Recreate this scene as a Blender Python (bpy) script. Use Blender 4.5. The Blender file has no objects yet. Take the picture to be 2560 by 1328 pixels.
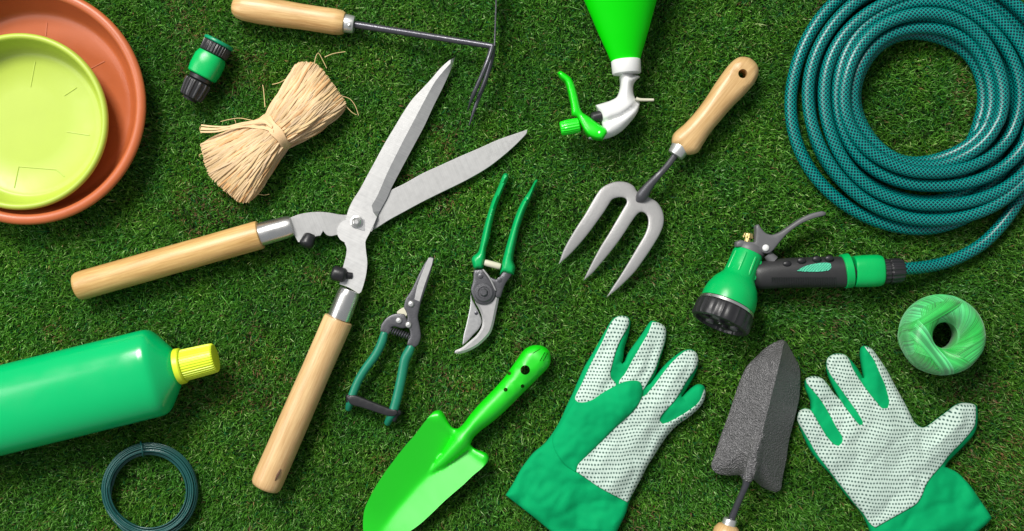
import bpy, bmesh, math, random
import numpy as np
from mathutils import Vector, noise
from mathutils.geometry import delaunay_2d_cdt

random.seed(7); RNG = np.random.default_rng(11)
PI = math.pi
sc = bpy.context.scene
COL = sc.collection

# ------------------------------------------------------------------ scale
HC = 1.30            # camera height above the soil, metres
Z0 = 0.010           # height at which things rest on the grass
KM = 0.00044         # metres per photo pixel on the plane z = Z0
def kz(z): return KM * (HC - z) / (HC - Z0)
def P(px, py, z=Z0):
    k = kz(z); return Vector(((px - 1280) * k, (664 - py) * k, z))
def Zm(pts, ox, oy, s): return [(ox + x / s, oy + y / s) for x, y in pts]
def FA(p): return Zm(p, 0, 0, 2.075)
def FB(p): return Zm(p, 420, 60, 2.886)
def FC(p): return Zm(p, 560, 0, 3.657)
def FD(p): return Zm(p, 820, 130, 2.656)
def FE(p): return Zm(p, 600, 500, 3.32)
def FH(p): return Zm(p, 0, 780, 2.423)
def FI(p): return Zm(p, 840, 620, 2.887)
def FJ(p): return Zm(p, 1100, 420, 2.767)
def FK(p): return Zm(p, 880, 840, 2.721)
def FL(p): return Zm(p, 1360, 0, 3.59)
def FM(p): return Zm(p, 1380, 120, 2.075)
def FN(p): return Zm(p, 1900, 0, 2.075)
def FO(p): return Zm(p, 1700, 500, 3.689)
def FQ(p): return Zm(p, 1240, 760, 2.338)
def FR(p): return Zm(p, 1740, 830, 2.667)
def FS(p): return Zm(p, 1960, 840, 2.722)

# ------------------------------------------------------------------ objects
ROOT = {}
def thing(name, label, cat, px, py, z=Z0, group=None):
    o = bpy.data.objects.new(name, None); COL.objects.link(o)
    o.empty_display_size = 0.01
    o.location = P(px, py, z); o['label'] = label; o['category'] = cat
    if group: o['group'] = group
    o['_w'] = list(o.location)
    return o
def wloc(o):
    v = Vector((0, 0, 0))
    while o is not None:
        v += o.location; o = o.parent
    return v

class MB:
    """collects geometry in world space, then links it as one mesh object"""
    def __init__(s): s.v = []; s.f = []; s.uv = []; s.col = []
    def add(s, verts, faces, uvs=None, col=None):
        b = len(s.v); s.v += [tuple(v) for v in verts]
        s.f += [tuple(i + b for i in f) for f in faces]
        s.uv += list(uvs) if uvs is not None else [(0, 0)] * len(verts)
        s.col += [col or (1, 1, 1, 1)] * len(verts)
    def sweep(s, pts, rad, seg=20, flat=1.0, rib=None, caps=(1, 1), tan=None, side=None, col=None, u0=0, dome=(0, 0), power=2.0):
        pts = [Vector(p) for p in pts]; rad = list(rad)
        def hem(p, t, r, start):
            out = []
            n = 5
            for i in range(1, n + 1):
                a = PI / 2 * i / n * 0.98
                out.append((p + t * math.sin(a) * r * (dome[0] if start else dome[1]), r * math.cos(a)))
            return out
        n = len(pts)
        tans = []
        for i in range(n):
            if tan is not None: tans.append(Vector(tan).normalized()); continue
            a = pts[max(i - 1, 0)]; b = pts[min(i + 1, n - 1)]
            t = (b - a)
            tans.append(t.normalized() if t.length > 1e-9 else Vector((1, 0, 0)))
        if dome[0]:
            h = hem(pts[0], -tans[0], rad[0], True)[::-1]
            pts = [a for a, _ in h] + pts; rad = [b for _, b in h] + rad; tans = [tans[0]] * len(h) + tans
        if dome[1]:
            h = hem(pts[-1], tans[-1], rad[-1], False)
            pts = pts + [a for a, _ in h]; rad = rad + [b for _, b in h]; tans = tans + [tans[-1]] * len(h)
        n = len(pts); V = []; UV = []; F = []
        L = u0
        for i in range(n):
            t = tans[i]
            if side is not None: sd = Vector(side)
            else:
                sd = t.cross(Vector((0, 0, 1)))
                if sd.length < 1e-4: sd = Vector((1, 0, 0))
            sd = (sd - t * sd.dot(t)).normalized(); up = sd.cross(t).normalized()
            if i: L += (pts[i] - pts[i - 1]).length
            for k in range(seg + 1):
                a = 2 * PI * k / seg - PI / 2
                r = rad[i]
                if rib: r *= 1 + rib[1] * (1 if math.cos(a * rib[0]) > 0 else -1)
                c, q = math.cos(a), math.sin(a)
                if power != 2.0:
                    c = math.copysign(abs(c) ** (2 / power), c); q = math.copysign(abs(q) ** (2 / power), q)
                V.append(pts[i] + sd * c * r + up * q * r * flat)
                UV.append((L, k / seg))
        m = seg + 1
        for i in range(n - 1):
            for k in range(seg):
                F.append((i * m + k, i * m + k + 1, (i + 1) * m + k + 1, (i + 1) * m + k))
        if caps[0]: F.append(tuple(range(seg))[::-1])
        if caps[1]: F.append(tuple((n - 1) * m + k for k in range(seg)))
        s.add(V, F, UV, col)
    def lathe(s, p0, p1, prof, **kw):
        """profile rows (distance in metres from p0 towards p1, radius in metres)"""
        p0 = Vector(p0); t = (Vector(p1) - p0).normalized()
        s.sweep([p0 + t * d for d, r in prof], [max(r, 1e-5) for d, r in prof], tan=t, **kw)
    def vlathe(s, px, py, zb, prof, seg=28, **kw):
        """rows (radius px, height above zb in metres) round a vertical axis"""
        zt = zb + prof[-1][1]; c = P(px, py, zt); k = kz(zt)
        s.sweep([Vector((c.x, c.y, zb + h)) for r, h in prof], [max(r * k, 1e-5) for r, h in prof],
                tan=(0, 0, 1), side=(1, 0, 0), seg=seg, **kw)
    def box(s, c, sx, sy, sz, rz=0, col=None):
        V = []
        for dz in (-1, 1):
            for dx, dy in ((-1, -1), (1, -1), (1, 1), (-1, 1)):
                x, y = dx * sx / 2, dy * sy / 2
                V.append((c[0] + x * math.cos(rz) - y * math.sin(rz), c[1] + x * math.sin(rz) + y * math.cos(rz), c[2] + dz * sz / 2))
        s.add(V, [(3, 2, 1, 0), (4, 5, 6, 7), (0, 1, 5, 4), (1, 2, 6, 5), (2, 3, 7, 6), (3, 0, 4, 7)], None, col)
    def build(s, name, m, parent=None, smooth=35, bevel=0, label=None, seg=2, weld=False):
        w = wloc(parent) if parent else Vector((0, 0, 0))
        me = bpy.data.meshes.new(name)
        me.from_pydata([(v[0] - w.x, v[1] - w.y, v[2] - w.z) for v in s.v], [], s.f)
        uvl = me.uv_layers.new(name='UVMap')
        li = np.zeros(len(me.loops), dtype=np.int32); me.loops.foreach_get('vertex_index', li)
        uvl.data.foreach_set('uv', np.array(s.uv, dtype=np.float32)[li].ravel())
        ca = me.color_attributes.new('tint', 'FLOAT_COLOR', 'POINT')
        ca.data.foreach_set('color', np.array(s.col, dtype=np.float32).ravel())
        if weld:
            bm = bmesh.new(); bm.from_mesh(me); bmesh.ops.remove_doubles(bm, verts=bm.verts, dist=1e-6)
            bmesh.ops.recalc_face_normals(bm, faces=bm.faces); bm.to_mesh(me); bm.free()
        me.materials.append(m)
        me.update(); me.validate()
        if smooth:
            me.shade_smooth(); me.set_sharp_from_angle(angle=math.radians(smooth))
        o = bpy.data.objects.new(name, me); COL.objects.link(o)
        if parent: o.parent = parent
        if bevel:
            b = o.modifiers.new('bevel', 'BEVEL'); b.width = bevel; b.segments = seg; b.limit_method = 'ANGLE'; b.angle_limit = math.radians(40)
            b.harden_normals = False
        if label: o['label'] = label
        return o

# ------------------------------------------------------------------ 2D tools (photo pixel units)
def spline(pts, closed=True, step=4.0, corner=50):
    """Catmull-Rom through pts that keeps corners sharper than `corner` degrees"""
    pts = [Vector(p) for p in pts]; n = len(pts); out = []
    def ang(i):
        a = pts[i] - pts[i - 1]; b = pts[(i + 1) % n] - pts[i]
        if a.length < 1e-6 or b.length < 1e-6: return 180
        return math.degrees(a.angle(b))
    sharp = [ang(i) > corner if (closed or 0 < i < n - 1) else True for i in range(n)]
    rng = range(n) if closed else range(n - 1)
    for i in rng:
        p1 = pts[i]; p2 = pts[(i + 1) % n]
        p0 = pts[i - 1] if (closed or i > 0) else p1
        p3 = pts[(i + 2) % n] if (closed or i < n - 2) else p2
        L = (p2 - p1).length
        m1 = (p2 - p0) * 0.5; m2 = (p3 - p1) * 0.5
        if sharp[i]: m1 = (p2 - p1)
        if sharp[(i + 1) % n]: m2 = (p2 - p1)
        if m1.length > L: m1 = m1.normalized() * L
        if m2.length > L: m2 = m2.normalized() * L
        k = max(1, int(round(L / step)))
        for j in range(k):
            t = j / k; t2 = t * t; t3 = t2 * t
            out.append((2 * t3 - 3 * t2 + 1) * p1 + (t3 - 2 * t2 + t) * m1 + (-2 * t3 + 3 * t2) * p2 + (t3 - t2) * m2)
    if not closed: out.append(pts[-1])
    return np.array([(p.x, p.y) for p in out])
def circle(cx, cy, r, n=24): return np.array([(cx + r * math.cos(2 * PI * i / n), cy + r * math.sin(2 * PI * i / n)) for i in range(n)])
def inside(q, poly):
    x, y = q[:, 0][:, None], q[:, 1][:, None]
    x0, y0 = poly[:, 0][None], poly[:, 1][None]; p2 = np.roll(poly, -1, 0); x1, y1 = p2[:, 0][None], p2[:, 1][None]
    c = ((y0 > y) != (y1 > y)) & (x < (x1 - x0) * (y - y0) / (y1 - y0 + 1e-12) + x0)
    return c.sum(1) % 2 == 1
def dist(q, poly, closed=True):
    a = poly if closed else poly[:-1]; b = np.roll(poly, -1, 0) if closed else poly[1:]
    d = b - a; L = (d ** 2).sum(1) + 1e-12
    out = np.full(len(q), 1e9)
    for i in range(0, len(q), 2000):
        qq = q[i:i + 2000]
        t = np.clip(((qq[:, None] - a[None]) * d[None]).sum(2) / L[None], 0, 1)
        pr = a[None] + t[:, :, None] * d[None]
        out[i:i + 2000] = np.sqrt(((qq[:, None] - pr) ** 2).sum(2)).min(1)
    return out
def nz(x, y, s, seed=0.0):
    return np.array([noise.noise(Vector((a * s, b * s, seed))) for a, b in zip(x, y)])
def sstep(a, b, x):
    t = np.clip((x - a) / (b - a), 0, 1); return t * t * (3 - 2 * t)
def tal(ax, ay, bx, by):
    L = (bx - ax) ** 2 + (by - ay) ** 2
    return lambda x, y: ((x - ax) * (bx - ax) + (y - ay) * (by - ay)) / L
def dome(d, D): 
    t = np.clip(d / D, 0, 1); return np.sqrt(np.clip(1 - (1 - t) ** 2, 0, 1))

def plate(name, outline, ztop, thick, m, parent, step=9, holes=(), lines=(), rings=(), smooth=35, bevel=0, label=None, mb_only=False, floor=None):
    """a solid cut to an outline; ztop(x, y, d) gives its upper face, thick its depth (number or function)"""
    loops = [np.asarray(outline)] + [np.asarray(h) for h in holes]
    V = []; E = []
    for lp in loops:
        b = len(V); n = len(lp); V += [tuple(p) for p in lp]; E += [(b + i, b + (i + 1) % n) for i in range(n)]
    for ln in lines:
        ln = np.asarray(ln); b = len(V); V += [tuple(p) for p in ln]; E += [(b + i, b + i + 1) for i in range(len(ln) - 1)]
    poly = loops[0]
    def dd(q):
        d = dist(q, poly)
        for h in loops[1:]: d = np.minimum(d, dist(q, h) + 1e-6) if False else d
        return d
    def keepq(q, lim):
        k = inside(q, poly)
        for h in loops[1:]: k &= ~inside(q, h)
        d = dist(q, poly)
        for h in loops[1:]: d = np.minimum(d, dist(q, h))
        for ln in lines: d = np.minimum(d, dist(q, np.asarray(ln), False) + 1e-9 + (lim * 0.4))
        return q[k & (d > lim)]
    used = []
    for rg in rings:
        a = poly; t = np.roll(a, -1, 0) - np.roll(a, 1, 0); t /= np.linalg.norm(t, axis=1)[:, None] + 1e-9
        nn = np.stack([-t[:, 1], t[:, 0]], 1)
        for sg in (1, -1):
            q = a + nn * rg * sg; q = q[inside(q, poly)]
            if len(q): q = keepq(q, rg * 0.9)
            if len(q): V += [tuple(p) for p in q]; used.append(q)
    mn, mx = poly.min(0), poly.max(0)
    gx = np.arange(mn[0], mx[0], step); gy = np.arange(mn[1], mx[1], step * 0.87)
    q = np.array([(x + (step / 2 if j % 2 else 0), y) for j, y in enumerate(gy) for x in gx])
    if len(q):
        q = keepq(q, (max(rings) if rings else 0) + step * 0.45)
        if len(q): V += [tuple(p) for p in q]
    vo, eo, fo, *_ = delaunay_2d_cdt([Vector(p) for p in V], E, [], 0, 1e-5)
    vo = np.array([(p.x, p.y) for p in vo]); fo = np.array([f for f in fo if len(f) == 3])
    cen = vo[fo].mean(1); k = inside(cen, poly)
    for h in loops[1:]: k &= ~inside(cen, h)
    fo = fo[k]
    d = dist(vo, poly); d[d < 1e-3] = 0
    zt = ztop(vo[:, 0], vo[:, 1], d)
    th = thick(vo[:, 0], vo[:, 1], d) if callable(thick) else np.full(len(vo), thick)
    zb = zt - th
    if floor is not None: zb = np.minimum(zt - 1e-4, np.full(len(vo), floor) if np.isscalar(floor) else floor(vo[:, 0], vo[:, 1], d))
    top = [P(x, y, z) for (x, y), z in zip(vo, zt)]
    bot = [(p.x, p.y, z) for p, z in zip(top, zb)]
    F = []; cnt = {}
    N = len(vo)
    for a, b, c in fo:
        a, b, c = int(a), int(b), int(c)
        # photo y is down, so flip to face up
        ar = (vo[b][0] - vo[a][0]) * (vo[c][1] - vo[a][1]) - (vo[b][1] - vo[a][1]) * (vo[c][0] - vo[a][0])
        if ar > 0: b, c = c, b
        F.append((a, b, c)); F.append((c + N, b + N, a + N))
        for e in ((a, b), (b, c), (c, a)): cnt[e] = 1
    for (a, b) in list(cnt):
        if (b, a) not in cnt: F.append((b, a, a + N, b + N))
    mb = MB(); mb.add(top + bot, F, [(p[0], p[1]) for p in top] * 2)
    if mb_only: return mb
    o = mb.build(name, m, parent, smooth=smooth, bevel=bevel, label=label)
    return o

def lift_tube(mb, px_pts, rad_px, closed=False, **kw):
    pts = [P(*p) for p in px_pts]; r = [rp * kz(p[2]) for rp, p in zip(rad_px, px_pts)]
    mb.sweep(pts, r, **kw)
def path3(pts, step=6):
    """smooth a px path with heights and radii: rows (x, y, z, r)"""
    a = np.array([p[:2] for p in pts], float); out = []
    n = len(pts)
    for i in range(n - 1):
        p0 = np.array(pts[max(i - 1, 0)]); p1 = np.array(pts[i]); p2 = np.array(pts[i + 1]); p3 = np.array(pts[min(i + 2, n - 1)])
        L = np.hypot(*(p2 - p1)[:2]); k = max(2, int(L / step))
        for j in range(k):
            t = j / k
            out.append(0.5 * ((2 * p1) + (-p0 + p2) * t + (2 * p0 - 5 * p1 + 4 * p2 - p3) * t * t + (-p0 + 3 * p1 - 3 * p2 + p3) * t ** 3))
    out.append(np.array(pts[-1], float))
    return out
def stube(mb, rows, step=6, **kw):
    q = path3(rows, step)
    mb.sweep([P(a[0], a[1], a[2]) for a in q], [max(a[3], .05) * kz(a[2]) for a in q], **kw)

# ------------------------------------------------------------------ materials
def mat(name, col, rough=0.5, metal=0.0, var=0.08, vscale=60, bump=0.0, bscale=900, coat=0.0, spec=0.5, sheen=0, aniso=0, sss=0, tint=False, streak=None):
    m = bpy.data.materials.new(name); m.use_nodes = True; nt = m.node_tree; N = nt.nodes; L = nt.links
    b = N['Principled BSDF']
    b.inputs['Roughness'].default_value = rough; b.inputs['Metallic'].default_value = metal
    b.inputs['Specular IOR Level'].default_value = spec; b.inputs['Coat Weight'].default_value = coat
    b.inputs['Coat Roughness'].default_value = 0.12; b.inputs['Sheen Weight'].default_value = sheen
    b.inputs['Anisotropic'].default_value = aniso
    if sss: b.inputs['Subsurface Weight'].default_value = sss; b.inputs['Subsurface Scale'].default_value = 0.004; b.inputs['Subsurface Radius'].default_value = (1, 1, 1)
    tc = N.new('ShaderNodeTexCoord')
    n = N.new('ShaderNodeTexNoise'); n.inputs['Scale'].default_value = vscale; n.inputs['Detail'].default_value = 6; n.inputs['Roughness'].default_value = 0.65
    L.new(tc.outputs['Object'], n.inputs['Vector'])
    mx = N.new('ShaderNodeMix'); mx.data_type = 'RGBA'
    lo = tuple(c * (1 - var * 1.6) for c in col[:3]) + (1,); hi = tuple(min(1, c * (1 + var)) for c in col[:3]) + (1,)
    mx.inputs['A'].default_value = lo; mx.inputs['B'].default_value = hi
    L.new(n.outputs['Fac'], mx.inputs['Factor'])
    out = mx.outputs['Result']
    if tint:
        at = N.new('ShaderNodeAttribute'); at.attribute_name = 'tint'
        m2 = N.new('ShaderNodeMix'); m2.data_type = 'RGBA'; m2.blend_type = 'MULTIPLY'; m2.inputs['Factor'].default_value = 1
        L.new(out, m2.inputs['A']); L.new(at.outputs['Color'], m2.inputs['B']); out = m2.outputs['Result']
    L.new(out, b.inputs['Base Color'])
    if streak is not None:
        mp = N.new('ShaderNodeMapping'); mp.inputs['Rotation'].default_value = (0, 0, math.radians(-streak)); mp.vector_type = 'POINT'
        sc_ = N.new('ShaderNodeVectorMath'); sc_.operation = 'MULTIPLY'; sc_.inputs[1].default_value = (1600, 26, 30)
        L.new(tc.outputs['Object'], mp.inputs['Vector']); L.new(mp.outputs['Vector'], sc_.inputs[0])
        ns = N.new('ShaderNodeTexNoise'); ns.inputs['Scale'].default_value = 1; ns.inputs['Detail'].default_value = 4; L.new(sc_.outputs[0], ns.inputs['Vector'])
        m3 = N.new('ShaderNodeMix'); m3.data_type = 'RGBA'; m3.blend_type = 'MULTIPLY'; m3.inputs['Factor'].default_value = .5
        r3 = N.new('ShaderNodeValToRGB'); r3.color_ramp.elements[0].position = .3; r3.color_ramp.elements[0].color = (.72, .72, .72, 1); r3.color_ramp.elements[1].position = .7
        L.new(ns.outputs['Fac'], r3.inputs['Fac']); L.new(out, m3.inputs['A']); L.new(r3.outputs['Color'], m3.inputs['B']); L.new(m3.outputs['Result'], b.inputs['Base Color'])
    # roughness breaks up with a second noise
    n2 = N.new('ShaderNodeTexNoise'); n2.inputs['Scale'].default_value = vscale * 3.1; n2.inputs['Detail'].default_value = 5
    L.new(tc.outputs['Object'], n2.inputs['Vector'])
    mr = N.new('ShaderNodeMapRange'); mr.inputs['To Min'].default_value = max(0.02, rough - 0.09); mr.inputs['To Max'].default_value = min(1, rough + 0.12)
    L.new(n2.outputs['Fac'], mr.inputs['Value']); L.new(mr.outputs['Result'], b.inputs['Roughness'])
    if bump:
        n3 = N.new('ShaderNodeTexNoise'); n3.inputs['Scale'].default_value = bscale; n3.inputs['Detail'].default_value = 3
        L.new(tc.outputs['Object'], n3.inputs['Vector'])
        bp = N.new('ShaderNodeBump'); bp.inputs['Strength'].default_value = bump; bp.inputs['Distance'].default_value = 0.0006
        L.new(n3.outputs['Fac'], bp.inputs['Height']); L.new(bp.outputs['Normal'], b.inputs['Normal'])
    return m

def wood_mat(name, dark, light, seed=0.0):
    m = bpy.data.materials.new(name); m.use_nodes = True; nt = m.node_tree; N = nt.nodes; L = nt.links
    b = N['Principled BSDF']; b.inputs['Roughness'].default_value = 0.42; b.inputs['Coat Weight'].default_value = 0.15; b.inputs['Coat Roughness'].default_value = 0.3
    tc = N.new('ShaderNodeTexCoord')
    mp = N.new('ShaderNodeMapping'); mp.inputs['Scale'].default_value = (9, 5, 1); mp.inputs['Location'].default_value = (seed, seed * 2.3, seed)
    L.new(tc.outputs['UV'], mp.inputs['Vector'])
    w = N.new('ShaderNodeTexNoise'); w.inputs['Scale'].default_value = 1.0; w.inputs['Detail'].default_value = 5; w.inputs['Distortion'].default_value = 0.6
    L.new(mp.outputs['Vector'], w.inputs['Vector'])
    mp2 = N.new('ShaderNodeMapping'); mp2.inputs['Scale'].default_value = (28, 46, 1); mp2.inputs['Location'].default_value = (seed * 3, seed, 0)
    L.new(tc.outputs['UV'], mp2.inputs['Vector'])
    f = N.new('ShaderNodeTexNoise'); f.inputs['Scale'].default_value = 1.0; f.inputs['Detail'].default_value = 8; f.inputs['Roughness'].default_value = 0.7
    L.new(mp2.outputs['Vector'], f.inputs['Vector'])
    ad = N.new('ShaderNodeMath'); ad.operation = 'MULTIPLY_ADD'; ad.inputs[1].default_value = 0.55; L.new(f.outputs['Fac'], ad.inputs[0])
    ml = N.new('ShaderNodeMath'); ml.operation = 'MULTIPLY'; ml.inputs[1].default_value = 0.45; L.new(w.outputs['Fac'], ml.inputs[0]); L.new(ml.outputs[0], ad.inputs[2])
    cr = N.new('ShaderNodeValToRGB'); cr.color_ramp.elements[0].position = 0.32; cr.color_ramp.elements[0].color = dark + (1,)
    cr.color_ramp.elements[1].position = 0.66; cr.color_ramp.elements[1].color = light + (1,)
    L.new(ad.outputs[0], cr.inputs['Fac']); L.new(cr.outputs['Color'], b.inputs['Base Color'])
    bp = N.new('ShaderNodeBump'); bp.inputs['Strength'].default_value = 0.25; bp.inputs['Distance'].default_value = 0.0005
    L.new(f.outputs['Fac'], bp.inputs['Height']); L.new(bp.outputs['Normal'], b.inputs['Normal'])
    return m

def hose_mat():
    m = bpy.data.materials.new('braided_hose_pvc'); m.use_nodes = True; nt = m.node_tree; N = nt.nodes; L = nt.links
    b = N['Principled BSDF']; b.inputs['Roughness'].default_value = 0.34; b.inputs['Specular IOR Level'].default_value = 0.35; b.inputs['Coat Weight'].default_value = 0.2; b.inputs['Coat Roughness'].default_value = 0.22
    tc = N.new('ShaderNodeTexCoord'); sp = N.new('ShaderNodeSeparateXYZ'); L.new(tc.outputs['UV'], sp.inputs[0])
    def math_(op, a, c):
        n = N.new('ShaderNodeMath'); n.operation = op
        for i, q in enumerate((a, c)):
            if q is None: continue
            if isinstance(q, (int, float)): n.inputs[i].default_value = q
            else: L.new(q, n.inputs[i])
        return n.outputs[0]
    u = math_('MULTIPLY', sp.outputs['X'], 2 * PI / 0.0046); v = math_('MULTIPLY', sp.outputs['Y'], 2 * PI * 9)
    a = math_('SINE', math_('ADD', u, v), None); c = math_('SINE', math_('SUBTRACT', u, v), None)
    mx = math_('MAXIMUM', a, c)
    cr = N.new('ShaderNodeValToRGB'); cr.color_ramp.elements[0].position = 0.45; cr.color_ramp.elements[0].color = (0.0, 0.020, 0.034, 1)
    cr.color_ramp.elements[1].position = 0.95; cr.color_ramp.elements[1].color = (0.0, 0.29, 0.245, 1)
    L.new(mx, cr.inputs['Fac']); L.new(cr.outputs['Color'], b.inputs['Base Color'])
    bp = N.new('ShaderNodeBump'); bp.inputs['Strength'].default_value = 0.25; bp.inputs['Distance'].default_value = 0.0003
    L.new(mx, bp.inputs['Height']); L.new(bp.outputs['Normal'], b.inputs['Normal'])
    return m

def dotted_mat(name, rot, sx=7.6, sy=8.6):
    """pale knit cloth with rows of small rubber grip dots"""
    m = bpy.data.materials.new(name); m.use_nodes = True; nt = m.node_tree; N = nt.nodes; L = nt.links
    b = N['Principled BSDF']; b.inputs['Roughness'].default_value = 0.8; b.inputs['Sheen Weight'].default_value = 0.2
    tc = N.new('ShaderNodeTexCoord'); mp = N.new('ShaderNodeMapping'); mp.inputs['Rotation'].default_value = (0, 0, math.radians(rot))
    nd = N.new('ShaderNodeTexNoise'); nd.inputs['Scale'].default_value = 18; L.new(tc.outputs['Object'], nd.inputs['Vector'])
    vm = N.new('ShaderNodeVectorMath'); vm.operation = 'MULTIPLY_ADD'; vm.inputs[1].default_value = (.012, .012, 0)
    L.new(nd.outputs['Color'], vm.inputs[0]); L.new(tc.outputs['Object'], vm.inputs[2]); L.new(vm.outputs[0], mp.inputs['Vector'])
    sp = N.new('ShaderNodeSeparateXYZ'); L.new(mp.outputs['Vector'], sp.inputs[0])
    def M(op, a, c=None, d=None):
        n = N.new('ShaderNodeMath'); n.operation = op
        for i, q in enumerate((a, c, d)):
            if q is None: continue
            if isinstance(q, (int, float)): n.inputs[i].default_value = q
            else: L.new(q, n.inputs[i])
        return n.outputs[0]
    X = M('DIVIDE', sp.outputs['X'], sx * KM); Y = M('DIVIDE', sp.outputs['Y'], sy * KM)
    row = M('FLOOR', Y); par = M('MULTIPLY', M('FLOORED_MODULO', row, 2.0), 0.5)
    fx = M('SUBTRACT', M('FRACT', M('ADD', X, par)), 0.5); fy = M('SUBTRACT', M('FRACT', Y), 0.5)
    r = M('SQRT', M('ADD', M('POWER', M('MULTIPLY', M('ABSOLUTE', fx), sx), 2.0), M('POWER', M('MULTIPLY', M('ABSOLUTE', fy), sy), 2.0)))
    mr = N.new('ShaderNodeMapRange'); mr.inputs['From Min'].default_value = 1.7; mr.inputs['From Max'].default_value = 2.9; L.new(r, mr.inputs['Value'])
    mx = N.new('ShaderNodeMix'); mx.data_type = 'RGBA'; mx.inputs['A'].default_value = (0.028, 0.09, 0.07, 1); mx.inputs['B'].default_value = (0.52, 0.65, 0.57, 1)
    L.new(mr.outputs['Result'], mx.inputs['Factor']); L.new(mx.outputs['Result'], b.inputs['Base Color'])
    wv = N.new('ShaderNodeTexNoise'); wv.inputs['Scale'].default_value = 1500; L.new(tc.outputs['Object'], wv.inputs['Vector'])
    bp = N.new('ShaderNodeBump'); bp.inputs['Strength'].default_value = 0.35; bp.inputs['Distance'].default_value = 0.0005
    L.new(wv.outputs['Fac'], bp.inputs['Height']); L.new(bp.outputs['Normal'], b.inputs['Normal'])
    return m

def hammered_mat(name, col, metal=0.6, rough=0.35, scale=520, strength=0.9, dist=0.0012, var=.22):
    m = mat(name, col, rough, metal, var=var, vscale=300)
    nt = m.node_tree; N = nt.nodes; L = nt.links; b = N['Principled BSDF']; tc = N['Texture Coordinate']
    v = N.new('ShaderNodeTexVoronoi'); v.feature = 'SMOOTH_F1'; v.inputs['Scale'].default_value = scale; L.new(tc.outputs['Object'], v.inputs['Vector'])
    n = N.new('ShaderNodeTexNoise'); n.inputs['Scale'].default_value = scale * 0.8; n.inputs['Detail'].default_value = 4; L.new(tc.outputs['Object'], n.inputs['Vector'])
    ad = N.new('ShaderNodeMath'); ad.operation = 'ADD'; L.new(v.outputs['Distance'], ad.inputs[0]); L.new(n.outputs['Fac'], ad.inputs[1])
    bp = N.new('ShaderNodeBump'); bp.inputs['Strength'].default_value = strength; bp.inputs['Distance'].default_value = dist
    L.new(ad.outputs[0], bp.inputs['Height']); L.new(bp.outputs['Normal'], b.inputs['Normal'])
    return m

M_wood = wood_mat('ash_wood', (0.38, 0.19, 0.048), (0.72, 0.475, 0.185), 1.7)
M_wood2 = wood_mat('beech_wood', (0.40, 0.215, 0.07), (0.73, 0.50, 0.235), 5.1)
M_wood3 = wood_mat('pale_wood', (0.42, 0.215, 0.075), (0.76, 0.53, 0.26), 9.3)
M_wood4 = wood_mat('rough_wood', (0.36, 0.17, 0.045), (0.78, 0.55, 0.25), 13.7)
M_knot = mat('wood_knot', (0.10, 0.045, 0.02), 0.6)
M_steel = mat('brushed_steel', (0.50, 0.495, 0.49), 0.45, 0.75, var=0.05, vscale=90, bump=0.12, bscale=1500)
M_steel_u = mat('ground_blade_steel', (0.54, 0.54, 0.535), 0.42, 0.75, var=0.06, vscale=60, bump=0.1, bscale=1500, streak=65)
M_steel_l = mat('ground_blade_steel_b', (0.48, 0.48, 0.475), 0.45, 0.75, var=0.06, vscale=60, bump=0.1, bscale=1500, streak=22)
M_steel_d = mat('ground_steel', (0.50, 0.50, 0.50), 0.40, 0.8, var=0.05, vscale=120, bump=0.1, bscale=1800)
M_chrome = mat('polished_ferrule', (0.72, 0.71, 0.69), 0.26, 0.95, var=0.03, vscale=25, bump=0.0, bscale=700)
M_white_metal = mat('zinc_ferrule', (0.66, 0.66, 0.64), 0.32, 0.75, var=0.1, vscale=200, bump=0.2, bscale=600)
M_forksteel = hammered_mat('satin_fork_steel', (0.40, 0.395, 0.39), 0.5, 0.46, 1100, 0.28, 0.0005, .06)
M_black = mat('black_rubber', (0.014, 0.014, 0.016), 0.38, var=0.2, bump=0.15)
M_blackp = mat('black_plastic', (0.022, 0.022, 0.024), 0.33, var=0.15, bump=0.1, bscale=1400)
M_greyp = mat('grey_plastic', (0.12, 0.12, 0.125), 0.42, var=0.08, bump=0.15, bscale=1600)
M_recess_shade = mat('painted_recess_shade', (0.006, 0.006, 0.006), 0.8)  # near-black colour that paints the shade inside a recess
M_blackmetal = mat('black_enamelled_steel', (0.085, 0.085, 0.10), 0.28, 0.5, var=0.2, vscale=150, bump=0.2, bscale=700)
M_gunmetal = mat('grey_cast_metal', (0.125, 0.125, 0.135), 0.38, 0.7, var=0.15, bump=0.35, bscale=1200)
M_terra = mat('terracotta_plastic', (0.47, 0.115, 0.035), 0.38, var=0.08, vscale=25, bump=0.12, bscale=900)
M_lime = mat('lime_plastic', (0.41, 0.53, 0.06), 0.40, var=0.05, vscale=20, bump=0.08, bscale=900)
M_conn = mat('green_connector_plastic', (0.0, 0.42, 0.095), 0.28, var=0.06, bump=0.05, spec=0.4)
M_conn_d = mat('dark_green_plastic', (0.0, 0.27, 0.12), 0.35, var=0.06)
M_raffia = mat('raffia_fibre', (0.70, 0.50, 0.275), 0.6, var=0.10, vscale=140, tint=True, bump=0.2)
M_neon = mat('neon_green_gloss', (0.004, 0.68, 0.004), 0.30, var=0.03, vscale=20, coat=0.45)
M_neont = mat('neon_green_paint', (0.0, 0.62, 0.0), 0.40, var=0.03, vscale=20, spec=1.0)
M_grip = mat('soft_grip_rubber', (0.026, 0.026, 0.027), 0.45, var=0.12, bump=0.2, bscale=1400)
M_spray = mat('neon_green_bottle', (0.0, 0.68, 0.0), 0.42, var=0.03, vscale=20, spec=0.25)
M_white = mat('white_plastic', (0.74, 0.74, 0.73), 0.33, var=0.03, vscale=40)
M_cream = mat('cream_plastic', (0.62, 0.60, 0.46), 0.35, var=0.1)
M_pruner = mat('green_vinyl_grip', (0.0, 0.40, 0.105), 0.30, var=0.08, bump=0.08)
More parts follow.
